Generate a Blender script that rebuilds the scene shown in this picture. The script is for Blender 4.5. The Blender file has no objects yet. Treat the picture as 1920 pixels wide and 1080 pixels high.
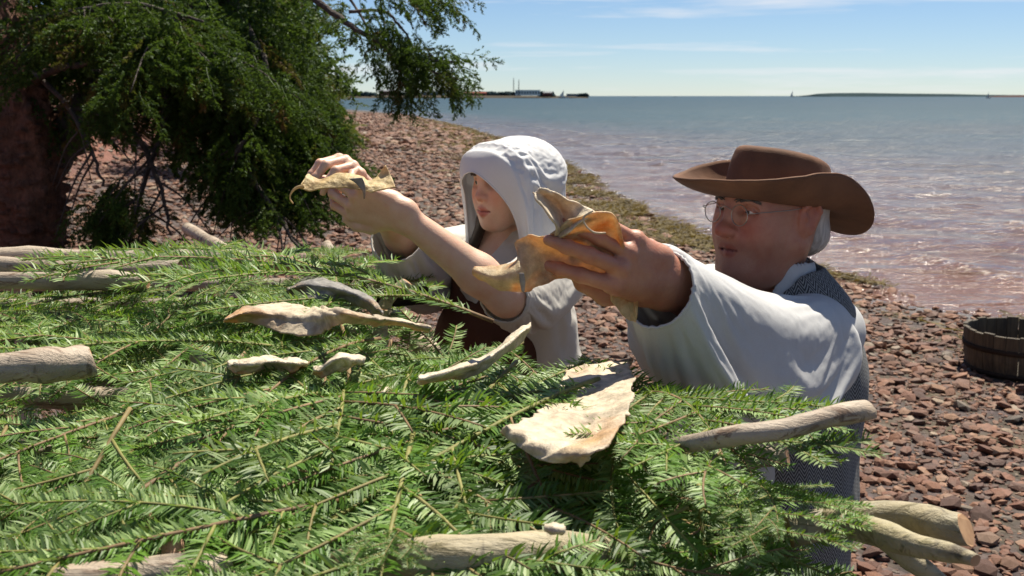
import bpy, bmesh, math, random
import numpy as np
from mathutils import Vector, Matrix

scene = bpy.context.scene
col = scene.collection
R = math.radians
rng = np.random.default_rng(7)
random.seed(7)

# ---------------------------------------------------------------- camera
CAM_H = 1.62                     # above the level where the drying rack stands
FPX = 2059.0                     # focal length in photograph pixels (1920 wide)
PITCH = math.atan(360.0 / FPX)
cam_d = bpy.data.cameras.new('camera')
cam = bpy.data.objects.new('camera', cam_d)
col.objects.link(cam)
cam.location = (0, 0, CAM_H)
cam.rotation_euler = (math.pi / 2 - PITCH, 0, 0)
cam_d.sensor_width = 36.0
cam_d.lens = 36.0 * FPX / 1920.0
cam_d.clip_start = 0.05
cam_d.clip_end = 60000
cam_d.dof.use_dof = True
cam_d.dof.focus_distance = 1.75
cam_d.dof.aperture_fstop = 13.0
scene.camera = cam

# ---------------------------------------------------------------- world and sun
SUN_EL, SUN_AZ = R(62), R(32)    # azimuth: to the right of the view direction (+Y)
sun_dir = Vector((math.sin(SUN_AZ) * math.cos(SUN_EL), math.cos(SUN_AZ) * math.cos(SUN_EL), math.sin(SUN_EL)))
world = bpy.data.worlds.new('World')
scene.world = world
world.use_nodes = True
wn, wl = world.node_tree.nodes, world.node_tree.links
wn.clear()
w_out = wn.new('ShaderNodeOutputWorld')
w_bg = wn.new('ShaderNodeBackground')
w_bg.inputs['Strength'].default_value = 0.056
sky = wn.new('ShaderNodeTexSky')
sky.sky_type = 'NISHITA'
sky.sun_disc = False
sky.sun_elevation = SUN_EL
sky.sun_rotation = SUN_AZ
sky.altitude = 0
sky.air_density = 0.8
sky.dust_density = 0.0
sky.ozone_density = 4.5
# thin wind-drawn clouds, stretched along the horizon
w_tc = wn.new('ShaderNodeTexCoord')
w_map = wn.new('ShaderNodeMapping')
w_map.inputs['Scale'].default_value = (2.2, 2.2, 34.0)
w_map.inputs['Location'].default_value = (0.35, 0.2, 0.0)
w_no = wn.new('ShaderNodeTexNoise')
w_no.inputs['Scale'].default_value = 1.6
w_no.inputs['Detail'].default_value = 6.0
w_no.inputs['Roughness'].default_value = 0.55
w_no.inputs['Distortion'].default_value = 0.25
w_rmp = wn.new('ShaderNodeValToRGB')
w_rmp.color_ramp.elements[0].position = 0.53
w_rmp.color_ramp.elements[1].position = 0.70
w_rmp.color_ramp.elements[1].color = (0.75, 0.75, 0.75, 1)
w_mix = wn.new('ShaderNodeMix')
w_mix.data_type = 'RGBA'
w_tint = wn.new('ShaderNodeMix'); w_tint.data_type = 'RGBA'; w_tint.blend_type = 'MULTIPLY'
w_tint.inputs[0].default_value = 1.0
w_tint.inputs[7].default_value = (0.90, 0.95, 1.04, 1)
wl.new(sky.outputs['Color'], w_tint.inputs[6])
wl.new(w_tc.outputs['Generated'], w_map.inputs['Vector'])
wl.new(w_map.outputs['Vector'], w_no.inputs['Vector'])
wl.new(w_no.outputs['Fac'], w_rmp.inputs['Fac'])
wl.new(w_rmp.outputs['Color'], w_mix.inputs[0])
wl.new(w_tint.outputs[2], w_mix.inputs[6])
w_mix.inputs[7].default_value = (9.0, 9.1, 9.4, 1)
wl.new(w_mix.outputs[2], w_bg.inputs['Color'])
wl.new(w_bg.outputs['Background'], w_out.inputs['Surface'])

sun_d = bpy.data.lights.new('sun', 'SUN')
sun_d.energy = 5.0
sun_d.angle = R(0.53)
sun_d.color = (1.0, 0.93, 0.80)
sun = bpy.data.objects.new('sun', sun_d)
col.objects.link(sun)
sun.rotation_euler = (-sun_dir).to_track_quat('-Z', 'Y').to_euler()
sun.location = (0, 0, 30)

scene.view_settings.view_transform = 'Standard'
scene.view_settings.look = 'None'
scene.view_settings.exposure = 0.80
scene.view_settings.gamma = 1.0
scene.render.engine = 'CYCLES'
scene.cycles.max_bounces = 8
scene.cycles.transparent_max_bounces = 8

# ---------------------------------------------------------------- helpers
_cp, _sp = math.cos(PITCH), math.sin(PITCH)
def at(px, py, Y):
    """world point seen at photograph pixel (px, py) standing Y metres in front of the camera"""
    u = (px - 960.0) / FPX; v = (540.0 - py) / FPX
    t = Y / (_cp + v * _sp)
    return Vector((u * t, Y, CAM_H + t * (-_sp + v * _cp)))
def atz(px, py, z):
    """world point seen at a pixel on the level z"""
    u = (px - 960.0) / FPX; v = (540.0 - py) / FPX
    t = (z - CAM_H) / (-_sp + v * _cp)
    return Vector((u * t, t * (_cp + v * _sp), z))

def sstep(a, b, x):
    t = np.clip((np.asarray(x, float) - a) / (b - a), 0, 1)
    return t * t * (3 - 2 * t)

def hash2(ix, iy, seed):
    h = (ix.astype(np.int64) * 374761393 + iy.astype(np.int64) * 668265263 + seed * 974634769) & 0x7fffffff
    h = ((h ^ (h >> 13)) * 1274126177) & 0x7fffffff
    return ((h ^ (h >> 16)) & 0xffff) / 65535.0
def vnoise(x, y, seed=0):
    x = np.asarray(x, float); y = np.asarray(y, float)
    ix, iy = np.floor(x), np.floor(y)
    fx, fy = x - ix, y - iy
    fx = fx * fx * (3 - 2 * fx); fy = fy * fy * (3 - 2 * fy)
    a = hash2(ix, iy, seed); b = hash2(ix + 1, iy, seed); c = hash2(ix, iy + 1, seed); d = hash2(ix + 1, iy + 1, seed)
    return (a * (1 - fx) + b * fx) * (1 - fy) + (c * (1 - fx) + d * fx) * fy
def fbm(x, y, seed=0, oct=4):
    s = 0; a = 0.5
    for i in range(oct):
        s = s + a * (vnoise(np.asarray(x) * 2 ** i, np.asarray(y) * 2 ** i, seed + i) - 0.5); a *= 0.5
    return s

def tag(o, label=None, cat=None, group=None, kind=None):
    if label: o['label'] = label
    if cat: o['category'] = cat
    if group: o['group'] = group
    if kind: o['kind'] = kind
    return o
def link(o, parent=None):
    col.objects.link(o)
    if parent is not None: o.parent = parent
    return o
def empty(name, loc=(0, 0, 0), rot=(0, 0, 0)):
    o = bpy.data.objects.new(name, None)
    o.empty_display_size = 0.1
    o.location = loc; o.rotation_euler = rot
    return link(o)
def raw_mesh(name, V, F, smooth=True, mats=(), midx=None, uv=None, attrs=None):
    """V (n,3); F list of index tuples, or an int array (m,3)/(m,4)"""
    me = bpy.data.meshes.new(name)
    V = np.asarray(V, np.float32)
    if isinstance(F, np.ndarray):
        n, k = F.shape
        me.vertices.add(len(V)); me.vertices.foreach_set('co', V.ravel())
        me.loops.add(n * k); me.loops.foreach_set('vertex_index', F.astype(np.int32).ravel())
        me.polygons.add(n)
        me.polygons.foreach_set('loop_start', np.arange(0, n * k, k, dtype=np.int32))
        try: me.polygons.foreach_set('loop_total', np.full(n, k, np.int32))
        except Exception: pass
    else:
        me.from_pydata([tuple(map(float, v)) for v in V], [], [tuple(int(i) for i in f) for f in F])
    for m in mats: me.materials.append(m)
    me.polygons.foreach_set('use_smooth', np.full(len(me.polygons), smooth, bool))
    if midx is not None: me.polygons.foreach_set('material_index', np.asarray(midx, np.int32))
    if attrs:
        for an, (ty, data) in attrs.items():
            at_ = me.attributes.new(an, ty, 'POINT')
            data = np.asarray(data, np.float32)
            at_.data.foreach_set('value' if ty == 'FLOAT' else 'color' if ty == 'FLOAT_COLOR' else 'vector', data.ravel())
    me.update(calc_edges=True)
    me.validate()
    return me
def mobj(name, V, F, mat, parent=None, smooth=True, midx=None, attrs=None):
    mats = mat if isinstance(mat, (list, tuple)) else [mat]
    o = bpy.data.objects.new(name, raw_mesh(name, V, F, smooth, mats, midx, attrs=attrs))
    return link(o, parent)

class MB:
    """collects quads/tris from several shapes into one mesh"""
    def __init__(s): s.V = []; s.F = []; s.M = []
    def add(s, V, F, m=0):
        n = len(s.V); s.V.extend([tuple(v) for v in V]); s.F.extend([tuple(i + n for i in f) for f in F]); s.M.extend([m] * len(F))
    def build(s, name, mat, parent=None, smooth=True):
        return mobj(name, np.array(s.V), s.F, mat, parent, smooth, s.M)

def frames(P):
    """tangents and transported normals along a polyline"""
    P = np.asarray(P, float); T = np.gradient(P, axis=0); T /= np.linalg.norm(T, axis=1)[:, None] + 1e-12
    n = np.cross(T[0], (0, 0, 1.0))
    if np.linalg.norm(n) < 1e-3: n = np.cross(T[0], (0, 1.0, 0))
    n /= np.linalg.norm(n); N = [n]
    for i in range(1, len(P)):
        n = N[-1] - T[i] * np.dot(N[-1], T[i]); n /= np.linalg.norm(n) + 1e-12; N.append(n)
    N = np.array(N); B = np.cross(T, N)
    return T, N, B
def tube(P, r, seg=8, cap=True, noise=0.0, seed=0, squash=1.0):
    P = np.asarray(P, float); n = len(P); r = np.broadcast_to(np.asarray(r, float), (n,))
    T, N, B = frames(P); V = []; F = []
    rg = np.random.default_rng(seed)
    for i in range(n):
        for j in range(seg):
            a = 2 * math.pi * j / seg
            rr = r[i] * (1 + noise * (rg.random() - 0.5) * 2)
            V.append(P[i] + rr * (math.cos(a) * N[i] + squash * math.sin(a) * B[i]))
    for i in range(n - 1):
        for j in range(seg):
            k = (j + 1) % seg
            F.append((i * seg + j, i * seg + k, (i + 1) * seg + k, (i + 1) * seg + j))
    if cap:
        F.append(tuple(range(seg - 1, -1, -1))); F.append(tuple((n - 1) * seg + j for j in range(seg)))
    return V, F
def smooth_path(P, n):
    """Catmull-Rom through the points"""
    P = np.asarray(P, float)
    Q = np.vstack([2 * P[0] - P[1], P, 2 * P[-1] - P[-2]])
    out = []
    for t in np.linspace(0, len(P) - 1 - 1e-9, n):
        i = int(t); f = t - i
        a, b, c, d = Q[i], Q[i + 1], Q[i + 2], Q[i + 3]
        out.append(0.5 * (2 * b + (c - a) * f + (2 * a - 5 * b + 4 * c - d) * f * f + (3 * b - a - 3 * c + d) * f ** 3))
    return np.array(out)

# ---- node material helper
def material(name):
    m = bpy.data.materials.new(name); m.use_nodes = True
    nt = m.node_tree; nt.nodes.clear()
    return m, nt, NB(nt)
class NB:
    def __init__(s, nt): s.nt = nt
    def n(s, t, **kw):
        nd = s.nt.nodes.new(t)
        for k, v in kw.items(): setattr(nd, k, v)
        return nd
    def lk(s, a, b): s.nt.links.new(a, b)
    def setin(s, nd, key, v):
        if v is None: return
        if hasattr(v, 'is_linked') or isinstance(v, bpy.types.NodeSocket): s.lk(v, nd.inputs[key])
        else: nd.inputs[key].default_value = v
    def coord(s, which='Object'): return s.n('ShaderNodeTexCoord').outputs[which]
    def mapping(s, vec, scale=(1, 1, 1), rot=(0, 0, 0), loc=(0, 0, 0)):
        nd = s.n('ShaderNodeMapping'); s.lk(vec, nd.inputs['Vector'])
        nd.inputs['Scale'].default_value = scale; nd.inputs['Rotation'].default_value = rot; nd.inputs['Location'].default_value = loc
        return nd.outputs['Vector']
    def noise(s, vec, scale, detail=4, rough=0.5, dist=0.0, out='Fac'):
        nd = s.n('ShaderNodeTexNoise')
        if vec is not None: s.lk(vec, nd.inputs['Vector'])
        nd.inputs['Scale'].default_value = scale; nd.inputs['Detail'].default_value = detail
        nd.inputs['Roughness'].default_value = rough; nd.inputs['Distortion'].default_value = dist
        return nd.outputs[out]
    def ramp(s, fac, stops):
        nd = s.n('ShaderNodeValToRGB'); e = nd.color_ramp.elements
        s.lk(fac, nd.inputs['Fac'])
        while len(e) > len(stops): e.remove(e[-1])
        while len(e) < len(stops): e.new(0.5)
        for el, (p, c) in zip(e, stops):
            el.position = p; el.color = (c, c, c, 1) if isinstance(c, (int, float)) else (c[0], c[1], c[2], 1)
        return nd.outputs['Color']
    def mix(s, f, a, b, mode='MIX'):
        nd = s.n('ShaderNodeMix', data_type='RGBA', blend_type=mode)
        for i, v in ((0, f), (6, a), (7, b)):
            if isinstance(v, bpy.types.NodeSocket): s.lk(v, nd.inputs[i])
            elif i == 0: nd.inputs[0].default_value = v
            else: nd.inputs[i].default_value = (v[0], v[1], v[2], 1)
        return nd.outputs[2]
    def math(s, op, a, b=0.0, c=0.0, clamp=False):
        nd = s.n('ShaderNodeMath', operation=op, use_clamp=clamp)
        for i, v in enumerate((a, b, c)):
            if isinstance(v, bpy.types.NodeSocket): s.lk(v, nd.inputs[i])
            else: nd.inputs[i].default_value = v
        return nd.outputs[0]
    def bump(s, h, strength, dist, normal=None):
        nd = s.n('ShaderNodeBump'); s.lk(h, nd.inputs['Height'])
        nd.inputs['Strength'].default_value = strength; nd.inputs['Distance'].default_value = dist
        if normal is not None: s.lk(normal, nd.inputs['Normal'])
        return nd.outputs['Normal']
    def attr(s, name, out='Color'):
        return s.n('ShaderNodeAttribute', attribute_name=name).outputs[out]
    def island(s): return s.n('ShaderNodeNewGeometry').outputs['Random Per Island']
    def objrand(s): return s.n('ShaderNodeObjectInfo').outputs['Random']
    def bsdf(s, base, rough=0.7, normal=None, **kw):
        p = s.n('ShaderNodeBsdfPrincipled')
        if isinstance(base, bpy.types.NodeSocket): s.lk(base, p.inputs['Base Color'])
        else: p.inputs['Base Color'].default_value = (base[0], base[1], base[2], 1)
        s.setin(p, 'Roughness', rough)
        if normal is not None: s.lk(normal, p.inputs['Normal'])
        for k, v in kw.items():
            s.setin(p, k.replace('_', ' '), v)
        return p.outputs[0]
    def out(s, sh):
        o = s.n('ShaderNodeOutputMaterial'); s.lk(sh, o.inputs['Surface'])
    def add_trans(s, sh, color, fac, normal=None):
        t = s.n('ShaderNodeBsdfTranslucent')
        if isinstance(color, bpy.types.NodeSocket): s.lk(color, t.inputs['Color'])
        else: t.inputs['Color'].default_value = (color[0], color[1], color[2], 1)
        if normal is not None: s.lk(normal, t.inputs['Normal'])
        m = s.n('ShaderNodeMixShader'); m.inputs[0].default_value = fac
        s.lk(sh, m.inputs[1]); s.lk(t.outputs[0], m.inputs[2])
        return m.outputs[0]
def xyz(nb, vec):
    nd = nb.n('ShaderNodeSeparateXYZ'); nb.lk(vec, nd.inputs[0]); return nd.outputs
# ================================================================ setting: beach, sea, far shores
WATER_Z = -0.25
_sp_px = [(630, 203.5), (660, 206), (700, 209), (760, 215), (860, 240), (940, 266), (1040, 312), (1150, 385), (1290, 455), (1560, 527), (1720, 572), (1930, 604)]
_sw = [atz(a, b, WATER_Z) for a, b in _sp_px]
_sy = np.array([p.y for p in _sw][::-1]); _sx = np.array([p.x for p in _sw][::-1])
_sy = np.concatenate([[-30, 2.0], _sy, [260, 600]]); _sx = np.concatenate([[6.4, 5.2], _sx, [-60, -260]])
def shore_x(y): return np.interp(y, _sy, _sx)
def ground_z(x, y):
    x = np.asarray(x, float); y = np.asarray(y, float)
    d = shore_x(y) - x + 0.5 * fbm(x * 0.5, y * 0.5, 3, 3)
    z = WATER_Z - 0.004 + 0.045 * d
    z = np.where(d > 6.2, z + 0.10 * (d - 6.2), z)
    bank = sstep(8.6, 12.5, d)
    z = z + bank * (0.9 + 0.05 * np.clip(y, 0, 80))
    z = np.minimum(z, 6.0)
    z = z + 0.06 * fbm(x * 1.3, y * 1.3, 11, 4) * sstep(-0.5, 1.5, d) + 0.35 * fbm(x * 0.45, y * 0.45, 17, 3) * bank
    return np.maximum(z, WATER_Z - 1.5)

# ---- materials of the setting
def mat_ground():
    m, nt, b = material('shingle ground')
    c = b.coord('Object')
    n1 = b.noise(c, 1.1, 5); n2 = b.noise(c, 14, 5, 0.65); n3 = b.noise(c, 0.35, 3)
    vo = b.n('ShaderNodeTexVoronoi'); b.lk(c, vo.inputs['Vector']); vo.inputs['Scale'].default_value = 9.0
    base = b.ramp(n2, [(0.25, (0.022, 0.011, 0.007)), (0.55, (0.07, 0.031, 0.018)), (0.8, (0.15, 0.070, 0.040))])
    cell = b.mix(0.55, base, vo.outputs['Color'], 'OVERLAY')
    hs = b.n('ShaderNodeHueSaturation'); b.lk(cell, hs.inputs['Color']); hs.inputs['Saturation'].default_value = 0.30
    red = b.mix(0.6, base, hs.outputs['Color'])
    weed = b.ramp(b.noise(c, 2.2, 5, 0.6), [(0.45, 0.0), (0.6, 1.0)])
    shore = b.attr('inland', 'Fac')
    near = b.ramp(shore, [(0.0, 0.0), (0.03, 1.0), (0.22, 0.8), (0.45, 0.0)])
    weedf = b.math('MULTIPLY', b.math('MULTIPLY', weed, near), 0.85)
    colr = b.mix(weedf, red, (0.075, 0.055, 0.016))
    bankf = b.ramp(shore, [(0.8, 0.0), (0.95, 1.0)])
    colr = b.mix(bankf, colr, b.ramp(n1, [(0.3, (0.10, 0.035, 0.02)), (0.7, (0.24, 0.085, 0.05))]))
    wet = b.ramp(shore, [(0.0, 0.25), (0.12, 0.85)])
    h = b.math('ADD', b.math('MULTIPLY', vo.outputs['Distance'], -0.8), b.math('MULTIPLY', n2, 0.7))
    nor = b.bump(h, 0.9, 0.06)
    b.out(b.bsdf(colr, wet, nor))
    return m
def mat_stone():
    m, nt, b = material('red sandstone')
    r = b.math('FRACT', b.math('ADD', b.island(), b.objrand()))
    c = b.coord('Object')
    base = b.ramp(r, [(0.0, (0.075, 0.032, 0.018)), (0.25, (0.18, 0.072, 0.036)), (0.5, (0.26, 0.115, 0.056)), (0.72, (0.115, 0.052, 0.030)), (0.88, (0.31, 0.165, 0.09)), (0.96, (0.13, 0.105, 0.08)), (1.0, (0.36, 0.26, 0.17))])
    n = b.noise(c, 26, 5, 0.65)
    colr = b.mix(0.8, base, b.ramp(n, [(0.25, 0.42), (0.7, 1.0)]), 'MULTIPLY')
    nor = b.bump(b.noise(c, 60, 4, 0.6), 0.5, 0.01)
    b.out(b.bsdf(colr, 0.72, nor))
    return m
def mat_water():
    m, nt, b = material('sea water')
    g = b.n('ShaderNodeNewGeometry').outputs['Position']
    off = b.attr('offshore', 'Fac')
    n = b.noise(b.mapping(g, (0.05, 0.22, 1)), 1.0, 4, 0.6)
    t = b.math('ADD', off, b.math('MULTIPLY', b.math('SUBTRACT', n, 0.5), 0.30))
    colr = b.ramp(t, [(0.0, (0.145, 0.068, 0.042)), (0.12, (0.125, 0.068, 0.048)), (0.36, (0.095, 0.064, 0.052)), (0.56, (0.052, 0.056, 0.056)), (0.78, (0.024, 0.056, 0.066)), (1.0, (0.016, 0.046, 0.062))])
    w1 = b.noise(b.mapping(g, (0.9, 2.2, 1), (0, 0, 0.25)), 1.0, 5, 0.62, 0.3)
    w2 = b.noise(b.mapping(g, (3.2, 6.5, 1), (0, 0, -0.2)), 1.0, 4, 0.6)
    w3 = b.noise(b.mapping(g, (0.16, 0.5, 1), (0, 0, 0.1)), 1.0, 4, 0.6)
    h = b.math('ADD', b.math('ADD', b.math('MULTIPLY', w1, 0.55), b.math('MULTIPLY', w2, 0.16)), b.math('MULTIPLY', w3, 0.9))
    nor = b.bump(h, 1.0, 0.42)
    foam = b.attr('foam', 'Fac')
    fn = b.noise(b.mapping(g, (5, 9, 1)), 1.0, 5, 0.7)
    ff = b.math('MULTIPLY', foam, b.ramp(fn, [(0.50, 0.0), (0.66, 0.8)]))
    colr = b.mix(ff, colr, (0.55, 0.46, 0.36))
    p = b.bsdf(colr, b.ramp(off, [(0.2, .13), (0.9, .46)]), nor, IOR=1.33, Specular_IOR_Level=0.30)
    b.out(p)
    return m
M_GROUND, M_STONE, M_WATER = mat_ground(), mat_stone(), mat_water()

# ---- beach sheet: rows of growing spacing from behind the camera to far along the shore
ys = [-8.0]
while ys[-1] < 420: ys.append(ys[-1] + max(0.10, 0.012 * abs(ys[-1]) if ys[-1] > 0 else 0.4))
ys = np.array(ys)
us = np.concatenate([np.linspace(-60, -14, 16, endpoint=False), np.linspace(-14, 3.0, 130)])
Yg, Ug = np.meshgrid(ys, us, indexing='ij')
Xg = shore_x(Yg) + Ug
Zg = ground_z(Xg, Yg)
nr, nc = Xg.shape
idx = np.arange(nr * nc).reshape(nr, nc)
Fq = np.stack([idx[:-1, :-1], idx[:-1, 1:], idx[1:, 1:], idx[1:, :-1]], -1).reshape(-1, 4)
beach = mobj('beach', np.stack([Xg, Yg, Zg], -1).reshape(-1, 3), Fq, M_GROUND, attrs={'inland': ('FLOAT', np.clip(-Ug / 10.0, 0, 1).ravel())})
tag(beach, 'red brown stony beach sloping down to the sea', kind='structure')

# ---- sea: near sheet with real ripples, far sheet to the horizon
ys = [6.0]
while ys[-1] < 150: ys.append(ys[-1] * 1.0065)
ys = np.array(ys)
us = np.concatenate([np.linspace(-2.5, 8, 110, endpoint=False), 8 + 92 * np.linspace(0, 1, 190) ** 1.6])
Yg, Ug = np.meshgrid(ys, us, indexing='ij')
Xg = shore_x(Yg) + Ug
amp = sstep(-0.6, 3.0, Ug) * (1 - sstep(70, 148, Yg)) * (1 - sstep(60, 99, Ug))
Hh = 0.028 * np.sin(3.1 * (Yg * 0.75 + Xg * 0.35) + 5 * fbm(Xg * 0.25, Yg * 0.25, 31, 3)) * (0.4 + 1.2 * vnoise(Xg * 0.35, Yg * 0.35, 32))
Hh += 0.07 * fbm(Xg * 1.6 + Yg * 0.4, Yg * 2.6, 41, 4) + 0.05 * fbm(Xg * 0.5, Yg * 1.1, 45, 2)
# small breakers running along the shore
brk = np.zeros_like(Hh)
for k, (d0, a, sd) in enumerate([(0.7, .030, 1), (1.7, .045, 2), (3.1, .05, 3), (5.2, .04, 4)]):
    dd = Ug - d0 - 0.9 * fbm(Yg * 0.22 + 9 * k, Xg * 0 + k, 60 + k, 3)
    gate = sstep(0.42, 0.62, vnoise(Yg * 0.33 + 17 * k, Yg * 0 + 0.5, 70 + k))
    pk = np.exp(-(dd / 0.16) ** 2) * gate
    brk = np.maximum(brk, pk); Hh = Hh + a * pk / np.maximum(amp, 0.2)
Zg = WATER_Z + Hh * amp
nr, nc = Xg.shape
idx = np.arange(nr * nc).reshape(nr, nc)
Fq = np.stack([idx[:-1, :-1], idx[:-1, 1:], idx[1:, 1:], idx[1:, :-1]], -1).reshape(-1, 4)
far = np.clip(np.log(np.maximum(Yg, 6) / 9.0) / np.log(260 / 9.0), 0, 1) * 0.75 + 0.25 * sstep(0, 14, Ug)
foam = np.clip(brk * 0.9 + 0.8 * np.exp(-((Ug - 0.1) / 0.18) ** 2) * sstep(0.45, 0.6, vnoise(Yg * 0.8, Yg * 0, 91)), 0, 1)
caps = sstep(0.86, 0.95, vnoise(Xg * 0.5, Yg * 1.5, 95)) * sstep(4, 9, Ug) * 0.9
foam = np.maximum(foam, caps)
sea = mobj('sea', np.stack([Xg, Yg, Zg], -1).reshape(-1, 3), Fq, M_WATER,
           attrs={'offshore': ('FLOAT', far.ravel()), 'foam': ('FLOAT', foam.ravel())})
tag(sea, 'rippled sea, silty red near the shore and teal further out', kind='structure')
# far water: joins the near sheet 4 mm lower
fx = np.array([-40000, -3000, -500, -120, -25, 0, 30, 75, 130, 400, 3000, 40000.0]); fy = np.array([-60, 5, 20, 40, 80, 145, 230, 450, 1200, 5000, 45000.0])
FX, FY = np.meshgrid(fx, fy)
V = np.stack([FX, FY, np.full_like(FX, WATER_Z - 0.03)], -1).reshape(-1, 3)
idx = np.arange(V.shape[0]).reshape(FX.shape)
Fq = np.stack([idx[:-1, :-1], idx[:-1, 1:], idx[1:, 1:], idx[1:, :-1]], -1).reshape(-1, 4)
fo = np.clip(np.log(np.maximum(FY, 6) / 9.0) / np.log(260 / 9.0), 0, 1) * 0.75 + 0.25
sea2 = mobj('open_sea', V, Fq, M_WATER, attrs={'offshore': ('FLOAT', fo.ravel()), 'foam': ('FLOAT', np.zeros(V.shape[0]))})
tag(sea2, 'open sea reaching to the horizon', kind='structure')

# ---- stones
def ico(seed, flat=(1, 0.75, 0.45)):
    bm = bmesh.new(); bmesh.ops.create_icosphere(bm, subdivisions=1, radius=1.0)
    rg = np.random.default_rng(seed)
    # random planes chop the ball into an angular split stone
    for k in range(5):
        n = Vector(rg.normal(size=3)).normalized(); dcut = rg.uniform(0.55, 0.85)
        for v in bm.verts:
            e = v.co.dot(n) - dcut
            if e > 0: v.co -= n * e
    for v in bm.verts: v.co = Vector((v.co.x * flat[0], v.co.y * flat[1], v.co.z * flat[2]))
    V = np.array([v.co[:] for v in bm.verts]); F = np.array([[v.index for v in f.verts] for f in bm.faces])
    bm.free(); return V, F
STONES = [ico(s, (1, rng.uniform(.6, .9), rng.uniform(.26, .5))) for s in range(8)]
def rotmats(n, tilt, rg):
    yaw = rg.uniform(0, 2 * np.pi, n); tx = rg.normal(0, tilt, n); ty = rg.normal(0, tilt, n)
    cz, sz = np.cos(yaw), np.sin(yaw); cx, sx = np.cos(tx), np.sin(tx); cy, sy = np.cos(ty), np.sin(ty)
    Z = np.zeros(n); O = np.ones(n)
    Rz = np.stack([np.stack([cz, -sz, Z], -1), np.stack([sz, cz, Z], -1), np.stack([Z, Z, O], -1)], 1)
    Rx = np.stack([np.stack([O, Z, Z], -1), np.stack([Z, cx, -sx], -1), np.stack([Z, sx, cx], -1)], 1)
    Ry = np.stack([np.stack([cy, Z, sy], -1), np.stack([Z, O, Z], -1), np.stack([-sy, Z, cy], -1)], 1)
    return Rx @ Ry @ Rz
def scatter_merge(templates, pos, rot, scl, rg):
    VV = []; FF = []; off = 0
    pick = rg.integers(0, len(templates), len(pos))
    for k, (V, F) in enumerate(templates):
        s = pick == k
        if not s.any(): continue
        P = np.einsum('nij,vj->nvi', rot[s], V) * scl[s][:, None, None] + pos[s][:, None, :]
        n = s.sum(); nv = len(V)
        VV.append(P.reshape(-1, 3)); FF.append((F[None] + (np.arange(n) * nv)[:, None, None]).reshape(-1, F.shape[1]) + off)
        off += n * nv
    return np.vstack(VV), np.vstack(FF)
pts = []; scs = []
for (y0, y1, cell, s0, s1, xa, xb) in ((2.2, 8.5, 0.047, .010, .026, -4.6, 4.8), (2.2, 6.5, 0.058, .018, .062, -4.6, 4.8), (6.5, 13, 0.078, .024, .08, -6.5, 5.0), (13, 34, 0.15, .05, .12, -10, 3.4), (34, 110, 0.36, .12, .26, -18, 2)):
    gy = np.arange(y0, y1, cell); gx = np.arange(xa, xb, cell)
    GX, GY = np.meshgrid(gx, gy); GX = GX + rng.uniform(-.5, .5, GX.shape) * cell * 1.3; GY = GY + rng.uniform(-.5, .5, GY.shape) * cell * 1.3
    GX, GY = GX.ravel(), GY.ravel(); d = shore_x(GY) - GX
    vis = np.abs(GX) < 0.50 * GY + 0.25 if y0 > 0 else True
    ok = (d > -0.35) & (d < 10.5) & vis & ((d > 0.3) | (rng.random(len(d)) < 0.35)) & (rng.random(len(d)) < 0.93)
    GX, GY = GX[ok], GY[ok]
    s = s0 + (s1 - s0) * rng.random(len(GX)) ** 2.2
    z = ground_z(GX, GY) + s * rng.uniform(0.0, 0.28, len(s))
    pts.append(np.stack([GX, GY, z], -1)); scs.append(s)
pts = np.vstack(pts); scs = np.concatenate(scs)
V, F = scatter_merge(STONES, pts, rotmats(len(pts), .22, rng), scs, rng)
shingle = mobj('shingle', V, F, M_STONE, smooth=False)
tag(shingle, 'red brown sandstone shingle covering the beach', kind='stuff')
# the larger near stones, one object each
st_me = []
for k in range(6):
    V, F = ico(100 + k, (1, rng.uniform(.65, .95), rng.uniform(.3, .5)))
    st_me.append(raw_mesh('beach_stone', V, F, False, [M_STONE]))
nst = 0
while nst < 200:
    yy = 3.0 + 5.2 * rng.random() ** 1.2; xx = rng.uniform(-0.49, 0.49) * yy
    if rng.random() < 0.75: xx = abs(xx) if abs(xx) > 0.22 * yy else rng.uniform(0.30, 0.47) * yy
    d = shore_x(yy) - xx
    if d < 0.5 or d > 8: continue
    if xx < 0.27 * yy and yy < 4.6: continue
    o = bpy.data.objects.new('beach_stone', st_me[nst % 6]); link(o)
    s = rng.uniform(0.038, 0.066)
    o.location = (xx, yy, float(ground_z(xx, yy)) + s * 0.32)
    o.rotation_euler = (rng.normal(0, .22), rng.normal(0, .22), rng.uniform(0, 6.28)); o.scale = (s, s, s)
    where = 'beside the half barrel' if (xx - 3.2) ** 2 + (yy - 6.9) ** 2 < 1.6 else 'close behind the man with the hat' if 0 < xx < .36 * yy else 'in the lower right corner' if xx > .3 * yy and yy < 4.6 else 'between the man and the half barrel' if xx > 0 else 'under the spruce boughs' if xx < -.22 * yy else 'behind the woman with the hood'
    tag(o, ('broad flat' if s > .054 else 'small angular') + ' red sandstone stone lying loose ' + where, 'stone', 'larger stones lying loose on the beach')
    nst += 1

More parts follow.
